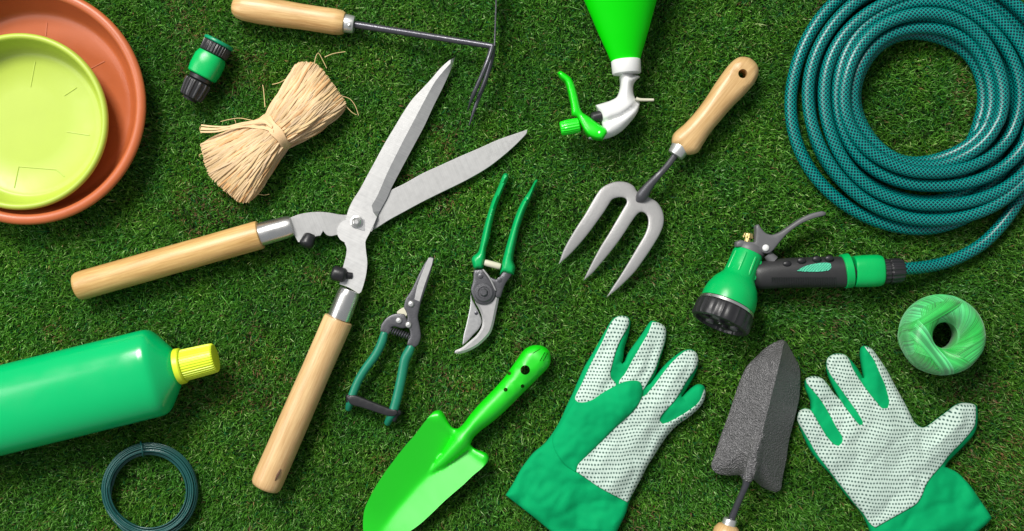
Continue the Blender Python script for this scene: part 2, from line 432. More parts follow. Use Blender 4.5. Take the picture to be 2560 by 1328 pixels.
M_teal = mat('teal_vinyl_grip', (0.008, 0.20, 0.115), 0.36, var=0.1, bump=0.1)
M_bottle = mat('emerald_bottle_plastic', (0.0, 0.44, 0.13), 0.20, var=0.05, vscale=12, bump=0.03, bscale=300, spec=0.5)
M_cap = mat('yellow_cap_plastic', (0.66, 0.80, 0.03), 0.36, var=0.05)
M_wire = mat('coated_wire', (0.006, 0.075, 0.068), 0.34, var=0.15, vscale=100, coat=0.3)
M_hose = hose_mat()
M_twine = mat('satin_twine', (0.03, 0.50, 0.09), 0.40, var=0.08, vscale=250, tint=True, sheen=0.4, bump=0.25, bscale=700)
M_clothg = mat('green_glove_cloth', (0.0, 0.345, 0.115), 0.8, var=0.10, vscale=35, bump=0.5, bscale=1600, spec=0.12)
M_dot1 = dotted_mat('dotted_grip_cloth', 0, 7.7, 9.6)
M_dot2 = dotted_mat('dotted_grip_cloth_b', 3, 7.7, 9.2)
M_hammer = hammered_mat('hammered_grey_paint', (0.17, 0.167, 0.17), 0.45, 0.34, 720, 1.0, 0.0018)
M_brass = mat('brass', (0.75, 0.62, 0.25), 0.3, 0.85, var=0.15, vscale=300)
M_mint = mat('mint_inlay_rubber', (0.10, 0.55, 0.36), 0.5, var=0.1, bump=0.4, bscale=700)

# ================================================================== GROUND
me = bpy.data.meshes.new('lawn_soil')
nx, ny = 60, 40; gv = []; gf = []
for j in range(ny + 1):
    for i in range(nx + 1):
        x = -1.6 + 3.2 * i / nx; y = -1.1 + 2.2 * j / ny
        gv.append((x, y, 0.0012 * noise.noise(Vector((x * 9, y * 9, 0)))))
for j in range(ny):
    for i in range(nx):
        a = j * (nx + 1) + i; gf.append((a, a + 1, a + nx + 2, a + nx + 1))
me.from_pydata(gv, [], gf); me.shade_smooth()
soil = bpy.data.materials.new('soil_and_thatch'); soil.use_nodes = True
nt = soil.node_tree; N = nt.nodes; L = nt.links; b = N['Principled BSDF']; b.inputs['Roughness'].default_value = 0.95
tc = N.new('ShaderNodeTexCoord'); n1 = N.new('ShaderNodeTexNoise'); n1.inputs['Scale'].default_value = 220; n1.inputs['Detail'].default_value = 8
L.new(tc.outputs['Object'], n1.inputs['Vector'])
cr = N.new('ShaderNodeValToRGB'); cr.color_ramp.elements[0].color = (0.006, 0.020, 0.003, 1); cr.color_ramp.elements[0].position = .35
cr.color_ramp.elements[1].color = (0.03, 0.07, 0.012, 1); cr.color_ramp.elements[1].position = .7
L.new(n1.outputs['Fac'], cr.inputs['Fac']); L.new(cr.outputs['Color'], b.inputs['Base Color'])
bp = N.new('ShaderNodeBump'); bp.inputs['Distance'].default_value = 0.002; L.new(n1.outputs['Fac'], bp.inputs['Height']); L.new(bp.outputs['Normal'], b.inputs['Normal'])
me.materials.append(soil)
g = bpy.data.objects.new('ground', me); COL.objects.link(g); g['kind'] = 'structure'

# grass blades: one mesh, each blade three faces with its own tint
def grass(seed, n, x0, x1, y0, y1, hole=None, wmul=1.0):
    r = np.random.default_rng(seed)
    x = r.uniform(x0, x1, n); y = r.uniform(y0, y1, n)
    if hole is not None:
        k = ~((np.abs(x) < hole[0]) & (np.abs(y) < hole[1])); x = x[k]; y = y[k]; n = len(x)
    # coarse fields sampled from a periodic value grid
    def field(s, sd):
        rr = np.random.default_rng(sd); G = rr.random((257, 257))
        u = (x * s) % 256; v = (y * s) % 256; i = u.astype(int); j = v.astype(int); fu = u - i; fv = v - j
        fu = fu * fu * (3 - 2 * fu); fv = fv * fv * (3 - 2 * fv)
        return (G[i, j] * (1 - fu) + G[i + 1, j] * fu) * (1 - fv) + (G[i, j + 1] * (1 - fu) + G[i + 1, j + 1] * fu) * fv
    fa = field(9, 1); fb = field(38, 2); fc = field(90, 3); fd = field(22, 4); fe = field(14, 5)
    hgt = 0.0064 + 0.0028 * (0.40 * fa + 0.20 * fb + 0.4 * fc) + r.uniform(-.0018, .0022, n)
    tall = r.random(n) < .05; hgt = np.clip(hgt, 0.003, 0.0104) + tall * r.uniform(.0006, .0016, n)
    az = 2 * PI * (0.8 * fd + 0.2 * fb) + r.normal(0, 1.9, n)
    lean = np.abs(r.normal(0.0033, 0.0022, n)) + 0.0008
    lean = np.where(r.random(n) < .006, lean * 3.0, lean)
    w = r.uniform(0.00030, 0.00056, n) * wmul
    dx = np.cos(az); dy = np.sin(az)
    tw = az + PI / 2 + r.normal(0, 0.5, n); sx = np.cos(tw) * w; sy = np.sin(tw) * w
    V = np.zeros((n, 5, 3), np.float32)
    V[:, 0] = np.stack([x - sx, y - sy, np.zeros(n)], 1); V[:, 1] = np.stack([x + sx, y + sy, np.zeros(n)], 1)
    mx_ = x + dx * lean * 0.35; my_ = y + dy * lean * 0.35
    V[:, 2] = np.stack([mx_ - sx * .95, my_ - sy * .95, hgt * .68], 1); V[:, 3] = np.stack([mx_ + sx * .95, my_ + sy * .95, hgt * .68], 1)
    V[:, 4] = np.stack([x + dx * lean, y + dy * lean, hgt], 1)
    # tints
    pal = np.array([(0.026, 0.125, 0.007), (0.052, 0.205, 0.013), (0.088, 0.29, 0.030), (0.17, 0.43, 0.085), (0.36, 0.58, 0.22), (0.22, 0.15, 0.070), (0.010, 0.13, 0.035)])
    pr = np.array([.17, .32, .28, .13, .03, .012, .06]); pr /= pr.sum()
    ci = r.choice(len(pal), n, p=pr)
    br = (fe > 0.78) & (r.random(n) < 0.16 * (fc > .4)); ci[br] = 5
    c = pal[ci] * r.uniform(0.8, 1.25, n)[:, None] * (0.84 + 0.22 * fa + 0.1 * fb)[:, None] * np.array([[1.17, 1.08, 1.05]])
    yel = (fb - .5)[:, None] * np.array([[0.35, 0.05, -0.2]]); c = np.clip(c * (1 + yel), 0.002, 1)
    C = np.ones((n, 5, 4), np.float32); C[:, :, :3] = c[:, None, :]
    return V, C
parts = [grass(21, 580000, -.63, .63, -.36, .36), grass(22, 420000, -1.2, 1.2, -.8, .8, (.63, .36), 1.45)]
V = np.concatenate([p[0] for p in parts]); C = np.concatenate([p[1] for p in parts]); nb = len(V)
me = bpy.data.meshes.new('grass_blades')
me.vertices.add(nb * 5); me.vertices.foreach_set('co', V.reshape(-1))
base = (np.arange(nb) * 5)[:, None]
quad = (base + np.array([[0, 1, 3, 2]])); tri = (base + np.array([[2, 3, 4]]))
li = np.concatenate([quad, tri], 1).reshape(-1).astype(np.int32)
me.loops.add(len(li)); me.loops.foreach_set('vertex_index', li)
me.polygons.add(nb * 2)
ls = np.stack([np.arange(nb) * 7, np.arange(nb) * 7 + 4], 1).reshape(-1).astype(np.int32)
me.polygons.foreach_set('loop_start', ls)
me.update(calc_edges=True); me.shade_smooth()
ca = me.color_attributes.new('tint', 'FLOAT_COLOR', 'POINT'); ca.data.foreach_set('color', C.reshape(-1))
gm = bpy.data.materials.new('lawn_blades'); gm.use_nodes = True; nt = gm.node_tree; N = nt.nodes; L = nt.links; b = N['Principled BSDF']
at = N.new('ShaderNodeAttribute'); at.attribute_name = 'tint'; L.new(at.outputs['Color'], b.inputs['Base Color'])
b.inputs['Roughness'].default_value = 0.5; b.inputs['Specular IOR Level'].default_value = 0.3
tr = N.new('ShaderNodeBsdfTranslucent'); L.new(at.outputs['Color'], tr.inputs['Color']); ms = N.new('ShaderNodeMixShader'); ms.inputs['Fac'].default_value = 0.22
L.new(b.outputs[0], ms.inputs[1]); L.new(tr.outputs[0], ms.inputs[2]); L.new(ms.outputs[0], N['Material Output'].inputs['Surface'])
me.materials.append(gm)
gr = bpy.data.objects.new('grass', me); COL.objects.link(gr)
gr['kind'] = 'stuff'; gr['label'] = 'short dense green lawn grass that everything lies on'; gr['category'] = 'grass'

# ================================================================== SAUCERS
def ridge_line(mb, a, b_, z, w=2.4, h=0.00035):
    p = P(a[0], a[1], z); q = P(b_[0], b_[1], z); mb.sweep([p, q], [w * KM / 2] * 2, seg=6, flat=h / (w * KM / 2) if w else 1)
def dish(root, cx, cy, R, rf, zb, hgt, m, marks, rim_px):
    """saucer of outer radius R px at rim height hgt above zb, floor radius rf px"""
    zr = zb + hgt; c = P(cx, cy, zr); k = kz(zr); kf = kz(zb + .003)
    Rm = R * k; fm = rf * kf; rw = rim_px * k
    prof = [(fm * .93, zb), (fm + .001, zb), (fm + .004, zb + .003), (Rm - rw * .9, zr - .006), (Rm - rw * .55, zr - .004)]
    mb = MB()
    # outer shell, then rim roll, then inside wall and floor
    rows = [(0.0001, zb)] + [(fm * .96, zb), (fm + .003, zb + .001), (fm + .006, zb + .004), (Rm - rw * .45, zr - .010), (Rm - rw * .30, zr - .007)]
    ins = [(Rm - rw * .92, zr - .0065), (Rm - rw * 1.05, zr - .012), (fm + .0035, zb + .0062), (fm, zb + .0036), (fm * .975, zb + .003), (fm * .93, zb + .0032), (fm * .925, zb + .0029), (fm * .5, zb + .003), (0.0001, zb + .003)]
    allr = rows + [(Rm - rw * .6, zr - .004)] + ins
    mb.sweep([Vector((c.x, c.y, z)) for r, z in allr], [r for r, z in allr], tan=(0, 0, 1), side=(1, 0, 0), seg=160, caps=(0, 0))
    for a, b_ in marks: ridge_line(mb, a, b_, zb + .0033)
    mb.build('dish', m, root, smooth=50)
    rm = MB(); n = 14; rr = []
    for i in range(n + 1):
        a = -PI * 0.30 + (PI * 1.6) * i / n
        rr.append((Rm - rw / 2 + rw / 2 * math.cos(a), zr - .0045 + .0045 * math.sin(a)))
    rm.sweep([Vector((c.x, c.y, z)) for r, z in rr], [r for r, z in rr], tan=(0, 0, 1), side=(1, 0, 0), seg=160, caps=(0, 0))
    rm.build('rim', m, root, smooth=60)
t = thing('plant_saucer', 'large terracotta orange plastic plant saucer with a smaller lime saucer inside it', 'plant saucer', 62, 262)
dish(t, 62, 262, 300, 238, Z0 - .001, .035, M_terra,
     [(FA([(243, 118)])[0], FA([(238, 186)])[0]), (FA([(470, 357)])[0], FA([(543, 318)])[0]), (FA([(565, 650)])[0], FA([(612, 655)])[0]),
      (FA([(628, 368)])[0], FA([(655, 425)])[0]), (FA([(655, 425)])[0], FA([(672, 490)])[0])], 26)
t = thing('plant_saucer', 'smaller lime green plastic plant saucer lying inside the orange one', 'plant saucer', 46, 303, Z0 + .0025)
LA = lambda *p: FA(p)
dish(t, 46, 303, 222, 180, Z0 + .0026, .031, M_lime,
     [LA((182, 320), (158, 452)), LA((333, 497), (396, 455)), LA((348, 684), (462, 702)), LA((97, 862), (74, 974)), LA((97, 864), (290, 880)), LA((290, 880), (332, 916))], 17)

# ================================================================== HOSE CONNECTOR
t = thing('hose_connector', 'small green and black plastic hose connector lying alone on the grass', 'hose connector', 512, 178)
zc = Z0 + .0165
A = P(549, 103, zc); B_ = P(474, 249, zc); k = kz(zc)
def segm(name, prof, m, rib=None, seg=40, flat=1, **kw):
    mb = MB(); mb.lathe(A, B_, [(d * k, r * k) for d, r in prof], seg=seg, rib=rib, flat=flat, **kw); return mb.build(name, m, t, smooth=30, bevel=.0004)
segm('end_flange', [(0, 26), (0, 35), (2, 38), (7, 38.5), (9, 36)], M_conn_d)
segm('ribbed_nut', [(9, 34), (12, 36), (34, 35), (38, 31)], M_blackp, rib=(30, .03), seg=120)
segm('body', [(38, 30), (39, 34), (52, 38.5), (80, 38.5), (96, 36), (99, 33)], M_conn, power=2.6)
segm('collar', [(99, 26), (100, 29), (110, 29), (112, 24)], M_blackp)
segm('clamp_nut', [(112, 27), (114, 32), (124, 33), (150, 30), (158, 27), (160, 20)], M_blackp, rib=(12, .045), seg=96)
segm('socket', [(159, 18), (166, 17)], M_recess_shade)  # solid stub; its near-black colour paints the shade of the bore

# ================================================================== RAFFIA
t = thing('raffia_bundle', 'bundle of pale straw raffia tied round its middle like a bow', 'raffia bundle', 690, 330)
Eup = spline(FB([(930, 292), (960, 276), (1050, 280), (1110, 325), (1180, 420), (1235, 495), (1283, 572), (1270, 625)]), False, 4)
Elo = spline(FB([(232, 872), (250, 935), (262, 1000), (292, 1085), (370, 1172), (440, 1232), (512, 1284), (585, 1280), (640, 1228)]), False, 4)
def at(a, u): return a[min(len(a) - 1, max(0, int(u * (len(a) - 1))))]
W0, W1 = np.array(FB([(700, 668), (862, 890)]))
Cu0, Cu1 = np.array(FB([(790, 520), (1075, 800)])); Cl0, Cl1 = np.array(FB([(520, 745), (735, 1085)]))
def zraf(u, s):
    # s: 0 at the waist, 1 at the ends
    e = max(0.0, 1 - (2 * u - 1) ** 2) ** .5
    return Z0 + .004 + e * (.022 + .010 * math.sin(min(1, s * 1.2) * PI * .8)) * (1 - .55 * (max(0, s - .7) / .3) ** 2)
core = MB()
outl = spline(FB([(705, 660), (760, 560), (830, 455), (905, 380), (935, 320), (965, 295), (1045, 300), (1100, 345), (1170, 440), (1262, 575), (1255, 605), (1190, 655), (1080, 750), (1010, 805), (900, 865), (850, 895), (810, 950), (745, 1040), (675, 1120), (620, 1220), (590, 1262), (515, 1265), (445, 1215), (375, 1150), (305, 1065), (280, 1000), (270, 925), (340, 850), (440, 800), (570, 735), (660, 695)]), True, 5)
plate('fibre_core', outl, lambda x, y, d: Z0 + .002 + .022 * dome(d, 44), .001, M_raffia, t, step=8, rings=(1.5, 4, 8, 14, 22), floor=Z0)
fb = MB(); rr = random.Random(5)
for half in (0, 1):
    for i in range(680):
        u = rr.random(); u = .5 + (u - .5) * (1.0)
        Wp = W0 * (1 - u) + W1 * u; E = at(Eup if half == 0 else Elo, min(1, max(0, u + rr.gauss(0, .02))))
        c0, c1 = (Cu0, Cu1) if half == 0 else (Cl0, Cl1)
        Cp = c0 * (1 - u) + c1 * u + np.array([rr.gauss(0, 4), rr.gauss(0, 4)])
        E = E + (E - Wp) * rr.uniform(-.055, .006)
        lay = rr.uniform(-.0022, .0006); n = 12; rows = []
        wig = rr.gauss(0, 2.0); ph = rr.uniform(0, 6)
        for j in range(n + 1):
            s = j / n; q = (1 - s) ** 2 * Wp + 2 * s * (1 - s) * Cp + s * s * E
            nrm = np.array([E[1] - Wp[1], Wp[0] - E[0]]); nrm = nrm / np.hypot(*nrm)
            q = q + nrm * wig * math.sin(s * 7 + ph)
            rows.append((q[0], q[1], zraf(u, s) + lay + .0012 * math.sin(s * 9 + ph)))
        w = rr.uniform(1.5, 3.3); tt = rr.random(); br = rr.uniform(.78, 1.12)
        col = (br * (1.0), br * (.96 + .04 * tt), br * (.82 + .26 * tt), 1) if tt > .1 else (br * .95, br * .74, br * .55, 1)
        fb.sweep([P(*r_) for r_ in rows], [w * KM * (1.0 if j < n else .5) for j in range(n + 1)], seg=6, flat=.45, col=col)
fb.build('fibres', M_raffia, t, smooth=50)
tie = MB()
for i in range(9):
    s = (i - 4) * 2.6; dW = (W1 - W0) / np.hypot(*(W1 - W0)); ax = np.array([dW[1], -dW[0]])
    rows = []
    for j in range(15):
        u = -.04 + 1.08 * j / 14
        q = W0 + (W1 - W0) * u + ax * (s + 2 * math.sin(j * .8 + i))
        rows.append((q[0], q[1], Z0 + .006 + .0265 * max(0.0, 1 - (2 * u - 1) ** 2 / 1.18) ** .5))
    tie.sweep([P(*r_) for r_ in rows], [2.4 * KM] * 15, seg=6, flat=.5, col=(1.08, 1.02, 1.0, 1))
tie.build('tie_band', M_raffia, t, smooth=50)
for nm, pts in (('tie_end', [(760, 775), (700, 752), (640, 745), (560, 735), (480, 745), (400, 752), (320, 750), (240, 742)]),
                ('tie_end', [(750, 745), (690, 705), (610, 712), (540, 722), (480, 738), (380, 765), (300, 772), (235, 770)])):
    mb = MB(); q = FB(pts)
    for s in (-1.6, 1.2):
        stube(mb, [(a, b_ + s * (1 + .2 * i), Z0 + .033 - .0023 * i, 2.3) for i, (a, b_) in enumerate(q)], seg=6, flat=.5, col=(1.1, 1.05, 1.0, 1))
    mb.build(nm, M_raffia, t)
for pts in ([(1055, 300), (1065, 240), (1085, 210), (1110, 250), (1145, 320)], [(905, 378), (850, 400), (800, 425), (752, 436)], [(700, 600), (695, 540), (690, 480), (683, 440)],
            [(1250, 520), (1310, 540), (1350, 590), (1375, 660)], [(620, 700), (520, 680), (440, 690), (380, 705)], [(480, 690), (490, 720), (470, 760)], [(1280, 590), (1330, 640), (1360, 655)],
            [(260, 930), (225, 945), (232, 960)], [(235, 742), (228, 755), (240, 790)], [(640, 1225), (690, 1235), (730, 1228)], [(1130, 240), (1190, 215), (1280, 200)]):
    mb = MB(); stube(mb, [(a, b_, Z0 + .010 - .0015 * i, 1.0 if i else 1.3) for i, (a, b_) in enumerate(FB(pts))], seg=5, col=(.95, .97, .8, 1))
    mb.build('loose_fibre', M_raffia, t)

# ================================================================== CULTIVATOR
t = thing('hand_cultivator', 'hand cultivator at the top edge with wooden handle, black shaft and thin prongs', 'hand cultivator', 900, 64)
zc = Z0 + .0145; k = kz(zc)
A = P(862, 58.5, zc); B_ = P(580, 15.5, zc)
mb = MB(); mb.lathe(A, B_, [(d * k, r * k) for d, r in ((0, 24), (1, 26.5), (8, 30), (25, 32), (60, 31.5), (110, 31.5), (170, 33.5), (220, 33.5), (255, 31.5), (272, 27), (281, 19), (285, 9), (286, 1))], seg=40, power=2.3)
mb.build('handle', M_wood4, t, smooth=40)
A2 = P(861, 58, zc); B2 = P(886, 62, zc)
mb = MB(); mb.lathe(A2, B2, [(d * k, r * k) for d, r in ((-2, 22), (0, 23), (20, 22), (25, 20.5), (26, 8))], seg=32); mb.build('ferrule', M_white_metal, t, bevel=.0004)
mb = MB(); 
for a, b_ in (((868, 66), (880, 66)),): mb.vlathe(873, 62, zc + .0085, [(0.1, .0), (4.5, .0), (3.5, .0016), (.1, .002)], seg=12)
mb.build('rivet', M_chrome, t)
mb = MB(); stube(mb, [(884, 61, zc, 9.5), (960, 73, zc + .002, 9), (1100, 95, zc + .006, 8.2), (1210, 112.5, zc + .012, 7.6), (1231, 116, zc + .014, 7)], seg=16, dome=(0, .8)); mb.build('shaft', M_blackmetal, t)
zt = zc + .014
mb = MB(); stube(mb, [(1231, 116, zt, 7), (1220, 150, zt + .004, 6.2), (1204, 190, zt + .004, 5.6), (1182, 240, zt - .004, 4.8), (1170, 275, zt - .018, 1.6)], seg=12, dome=(0, 1)); mb.build('prong', M_blackmetal, t)
mb = MB(); stube(mb, [(1233, 118, zt - .004, 7), (1229, 150, zt - .008, 6.2), (1214, 200, zt - .010, 5.8), (1191, 260, zt - .012, 5), (1173, 313, zt - .018, 1.4)], seg=12, dome=(0, 1)); mb.build('prong', M_blackmetal, t)
# the hoe blade stands on its edge, so it is seen as a thin line
mb = MB(); V = []
for i, (py_, hh) in enumerate(((114, .014), (90, .026), (50, .031), (0, .032), (-60, .032), (-90, .028))):
    x = 1236 + (114 - py_) * .035
    for w in (-1.7, 1.7):
        a = P(x + w, py_, zt + .006); V.append((a.x, a.y, zt + .006 - hh * .1)); V.append((a.x, a.y, zt + .006 - hh))
F = []
for i in range(5):
    a = i * 4; b4 = a + 4
    F += [(a, a + 2, b4 + 2, b4), (a + 1, b4 + 1, b4 + 3, a + 3), (a, b4, b4 + 1, a + 1), (a + 2, a + 3, b4 + 3, b4 + 2)]
F += [(0, 1, 3, 2), (20, 22, 23, 21)]
mb.add(V, F); mb.build('hoe_blade', M_blackmetal, t, bevel=.0002)

# ================================================================== HEDGE SHEARS
t = thing('hedge_shears', 'open hedge shears with long grey steel blades and two pale wooden handles', 'hedge shears', 888, 560)
zh = Z0 + .0165
al = tal(733, 566, 1318, 325); au = tal(873, 724, 1138, 143)
def zlow(x, y): tt = al(x, y); return np.interp(tt, [0, .13, .22, 1], [.0275, .0225, .0185, .0140])
def zup(x, y): tt = au(x, y); return np.interp(tt, [0, .12, .3, 1], [.0285, .0262, .0232, .0190])
lowpoly = spline(FE([(404, 152), (480, 122), (560, 105), (650, 98), (740, 105), (830, 120)]) + FE([(900, 118)]) +
                 FD([(420, 916), (510, 872), (620, 810), (740, 755), (860, 700), (1000, 640), (1130, 582), (1230, 547), (1324, 515), (1320, 540), (1288, 576), (1220, 642), (1140, 710), (1060, 770), (960, 830), (860, 882), (740, 940), (620, 1000), (500, 1065), (400, 1120), (330, 1165), (282, 1190)]) +
                 FE([(980, 300), (870, 300), (800, 292), (760, 302), (718, 292), (690, 258), (668, 298), (620, 306), (560, 335), (500, 350), (482, 352), (440, 270)]), True, 6, 42)
plate('lower_blade', lowpoly, lambda x, y, d: zlow(x, y), .0026, M_steel_l, t, step=22, bevel=.00045)
ridge = spline(FD([(835, 52), (760, 135), (700, 215), (600, 400), (500, 590), (400, 790), (330, 950), (290, 1020), (276, 1050), (300, 1064), (326, 1071)]), False, 6, 60)
edge = spline(FD([(326, 1090), (392, 968), (420, 905), (480, 790), (560, 640), (640, 490), (700, 360), (760, 240), (810, 130), (845, 36)]), False, 6, 60)
uppoly = spline(FD([(845, 34), (800, 60), (740, 115), (690, 175), (620, 250), (560, 315), (500, 402), (440, 502), (380, 602), (320, 712), (260, 822), (210, 915), (165, 985), (135, 1050), (118, 1115), (88, 1130), (64, 1170), (62, 1210), (80, 1245), (112, 1265)]) +
                FE([(868, 358), (885, 400), (880, 460), (862, 530), (845, 600), (826, 700), (900, 726), (986, 777), (1004, 765), (1026, 700), (1046, 620), (1056, 520), (1046, 430), (1040, 350), (1052, 318), (1080, 265), (1112, 200), (1145, 122)]) +
                FD([(392, 968), (420, 905), (480, 790), (560, 640), (640, 490), (700, 360), (760, 240), (810, 130)]), True, 6, 42)
grind = np.concatenate([ridge, edge[::1]])
def ztu(x, y, d):
    q = np.stack([x, y], 1); z = zup(x, y); din = dist(q, ridge, False); de = dist(q, edge, False)
    ins = inside(q, grind) | (de < .8)
    f = np.where(ins, din / (din + de + 1e-6), 0)
    return z - .0030 * f
upb = plate('upper_blade', uppoly, ztu, lambda x, y, d: np.maximum(.0006, .0032 - (zup(x, y) - ztu(x, y, d))), M_steel_u, t, step=90, lines=(ridge[2:-2],), smooth=7)
# handles, ferrules
def handle(A, B_, L0, r0, r1, m, name='handle'):
    A = Vector(A); B_ = Vector(B_); D = (B_ - A).length; mb = MB()
    mb.lathe(A, B_, [(0, r0 * .86), (.0008, r0 * .97), (.003, r0), (D * .3, r0 * .99), (D * .6, (r0 + r1) / 2), (D - .010, r1), (D - .004, r1 * .97), (D - .001, r1 * .88), (D, r1 * .75)], seg=48)
    return mb.build(name, m, t, smooth=40)
k = kz(zh)
hl = handle(P(652, 586.5, zh + .001), P(190, 718, zh - .001), 0, 36 * k, 36.5 * k, M_wood)
hr = handle(P(847, 797, zh + .001), P(662, 1220, zh - .001), 0, 37 * k, 39 * k, M_wood3)
kn = MB(); a = P(694, 1188, zh + .0150); kn.sweep([a + Vector((-.003, -.006, -.0012)), a, a + Vector((.003, .006, -.0012))], [.0005, .0013, .0005], seg=8, flat=.4, dome=(1, 1)); kn.build('wood_knot', M_knot, hr)
for pa, pb in (((650, 587), (731, 564.5)), ((849, 792), (875, 725))):
    mb = MB(); A = P(pa[0], pa[1], zh + .001); B_ = P(pb[0], pb[1], zh + .001); D = (B_ - A).length
    mb.lathe(A, B_, [(-.002, 28.5 * k), (0, 29.5 * k), (D * .8, 28 * k), (D * .93, 26.5 * k), (D, 24.5 * k), (D + .0002, 5 * k)], seg=48)
    mb.build('ferrule', M_chrome, t, smooth=40)
# rubber bumpers
mb = MB(); mb.sweep([P(790, 585, .020), P(776, 598, .024)], [9 * k, 9 * k], seg=16); mb.sweep([P(774, 592, .026), P(766, 610, .029)], [16 * k, 18 * k], seg=32, dome=(.5, .55)); mb.build('bumper', M_black, t, smooth=60)
mb = MB(); mb.sweep([P(880, 690, .026), P(860, 688, .028)], [9 * k, 9 * k], seg=16); mb.sweep([P(858, 688, .031), P(838, 683, .031)], [18 * k, 19 * k], seg=32, dome=(.5, .55)); mb.build('bumper', M_black, t, smooth=60)
zp = float(zup(np.array([891.]), np.array([556.]))[0])
plate('lock_plate', spline(FE([(975, 150), (1040, 165), (1118, 195), (1095, 262), (1040, 262), (960, 232)]), True, 5, 60), lambda x, y, d: zup(x, y) + .0009 - .0016 * sstep(892, 930, x), .0008, M_steel_d, t, step=10, bevel=.0002)
mb = MB(); mb.vlathe(891.5, 555.5, zp, [(16, -.002), (16, .0010), (13, .0014), (13, .0016)], seg=32); mb.build('washer', M_chrome, t)
mb = MB(); mb.vlathe(891.5, 555.5, zp + .0014, [(11.5, 0), (11.5, .0025), (9.5, .0034)], seg=6); nut = mb.build('pivot_nut', M_chrome, t, bevel=.0003)
mb = MB(); mb.vlathe(891.5, 555.5, zp + .0044, [(6.5, 0), (6.5, .0016), (4.5, .0022)], seg=20); mb.build('bolt_end', M_steel_d, nut)

# ================================================================== SPRAY BOTTLE
t = thing('spray_bottle', 'neon green spray bottle with a white spray head pointing down from the top edge', 'spray bottle', 1560, 120)
zc = Z0 + .027; k = kz(zc)
A = P(1564, 152, zc); B_ = P(1552, -20, zc + .012)
mb = MB(); mb.lathe(A, B_, [(d * k, r * k) for d, r in ((-2, 30), (0, 36.5), (4, 38), (20, 43.5), (41, 51.5), (77, 65), (115, 78), (152, 91), (190, 102), (230, 110), (280, 114), (420, 114), (440, 108), (446, 80))], seg=64, flat=.72)
mb.build('bottle_body', M_spray, t, smooth=50)
mb = MB(); mb.lathe(P(1564.5, 151, zc), P(1567, 186, zc), [(d * k, r * k) for d, r in ((-1, 34), (0, 36.5), (2, 37), (32, 36), (34, 34.5), (35, 18))], seg=48); mb.build('collar', M_white, t, bevel=.0005)
hd = spline(FL([(682, 640), (684, 700), (688, 745), (682, 800), (655, 868), (600, 902), (540, 922), (465, 944), (492, 1010), (512, 1090), (520, 1145), (470, 1225), (402, 1222), (405, 1242), (480, 1250), (560, 1240), (640, 1212), (710, 1165), (780, 1092), (838, 1010), (862, 925), (850, 912), (825, 890), (806, 850), (800, 800), (806, 755), (832, 715), (862, 690), (850, 680), (800, 672), (798, 640)]), True, 4, 45)
crease = spline(FL([(540, 1100), (620, 1070), (700, 1040), (780, 985), (835, 930)]), False, 4)
def zhd(x, y, d):
    base = zc - .004 + .014 * dome(d, 24)
    # a crease runs from the barrel up to the neck
    cr_ = dist(np.stack([x, y], 1), crease, False)
    return base - .0045 * np.exp(-(cr_ / 7.0) ** 2) * sstep(0, 6, d)
plate('spray_head', hd, zhd, .001, M_white, t, step=4, rings=(1, 3, 7), lines=(crease,), floor=zc - .012, smooth=80)
mb = MB(); stube(mb, [(1590, 246, zc + .004, 4.5), (1600, 249.5, zc + .004, 4), (1634, 250, zc + .003, 3.6)], seg=12, dome=(0, .3)); mb.build('tube_stub', M_cream, t)
mb = MB(); mb.lathe(P(1478, 296, zc), P(1502, 290, zc), [(0, .0045), (.002, .006), (.012, .006)], seg=24); mb.build('piston', M_blackp, t)
tg = spline(FL([(122, 652), (150, 635), (182, 655), (240, 698), (270, 755), (298, 850), (322, 955), (345, 1008), (400, 1045), (480, 1105), (560, 1158), (570, 1190), (530, 1250), (470, 1246), (410, 1222), (370, 1180), (330, 1110), (300, 1048), (252, 1030), (240, 930), (218, 825), (190, 735), (150, 698)]), True, 4, 50)
plate('trigger', tg, lambda x, y, d: zc + .004 + .006 * dome(d, 11) + .004 * sstep(280, 340, y), .001, M_neon, t, step=6, rings=(1, 3, 6), floor=zc - .007, smooth=60)
mb = MB(); mb.box(P(1486, 327, zc + .0115), .0085, .0075, .0016, -.35); mb.build('pivot_clip', M_conn, t, bevel=.0006)
mb = MB(); mb.vlathe(1498, 332, zc + .012, [(6, 0), (5, .0015), (.1, .002)], seg=16); mb.build('pivot_pin', M_white, t)
mb = MB(); mb.lathe(P(1447, 313, zc), P(1401, 322, zc), [(d * k, r * k) for d, r in ((-3, 10), (-2, 15), (0, 18), (30, 18.5), (44, 17), (47, 14), (47.2, 6))], seg=72, rib=(18, .03)); mb.build('nozzle', M_neon, t, bevel=.0003)

# ================================================================== HAND FORK
t = thing('hand_fork', 'three pronged steel hand fork with wooden handle pointing to the upper right', 'hand fork', 1640, 450)
zc = Z0 + .015
ho = spline(FM([(622, 492), (632, 445), (690, 392), (742, 335), (800, 258), (850, 180), (900, 110), (940, 66), (980, 46), (1030, 54), (1066, 90), (1072, 132), (1050, 182), (1000, 242), (930, 312), (872, 380), (822, 440), (784, 500), (752, 545), (690, 550)]), True, 5, 50)
hc = FM([(990, 133)])[0]
hole = circle(hc[0], hc[1], 11.5, 28)
th_ = tal(1694, 372, 1882, 150)
def hand_rows(o):
    return o
oh = plate('handle', ho, lambda x, y, d: Z0 + .016 + .0125 * dome(d, 27) - .002 * np.exp(-((dist(np.stack([x, y], 1), hole) * (1 - inside(np.stack([x, y], 1), hole))) / 3) ** 2), .001, M_wood2, t, step=7, holes=(hole,), rings=(.8, 2.5, 5.5, 10, 16),
           floor=lambda x, y, d: Z0 + .015 - .013 * dome(d, 27), smooth=60)
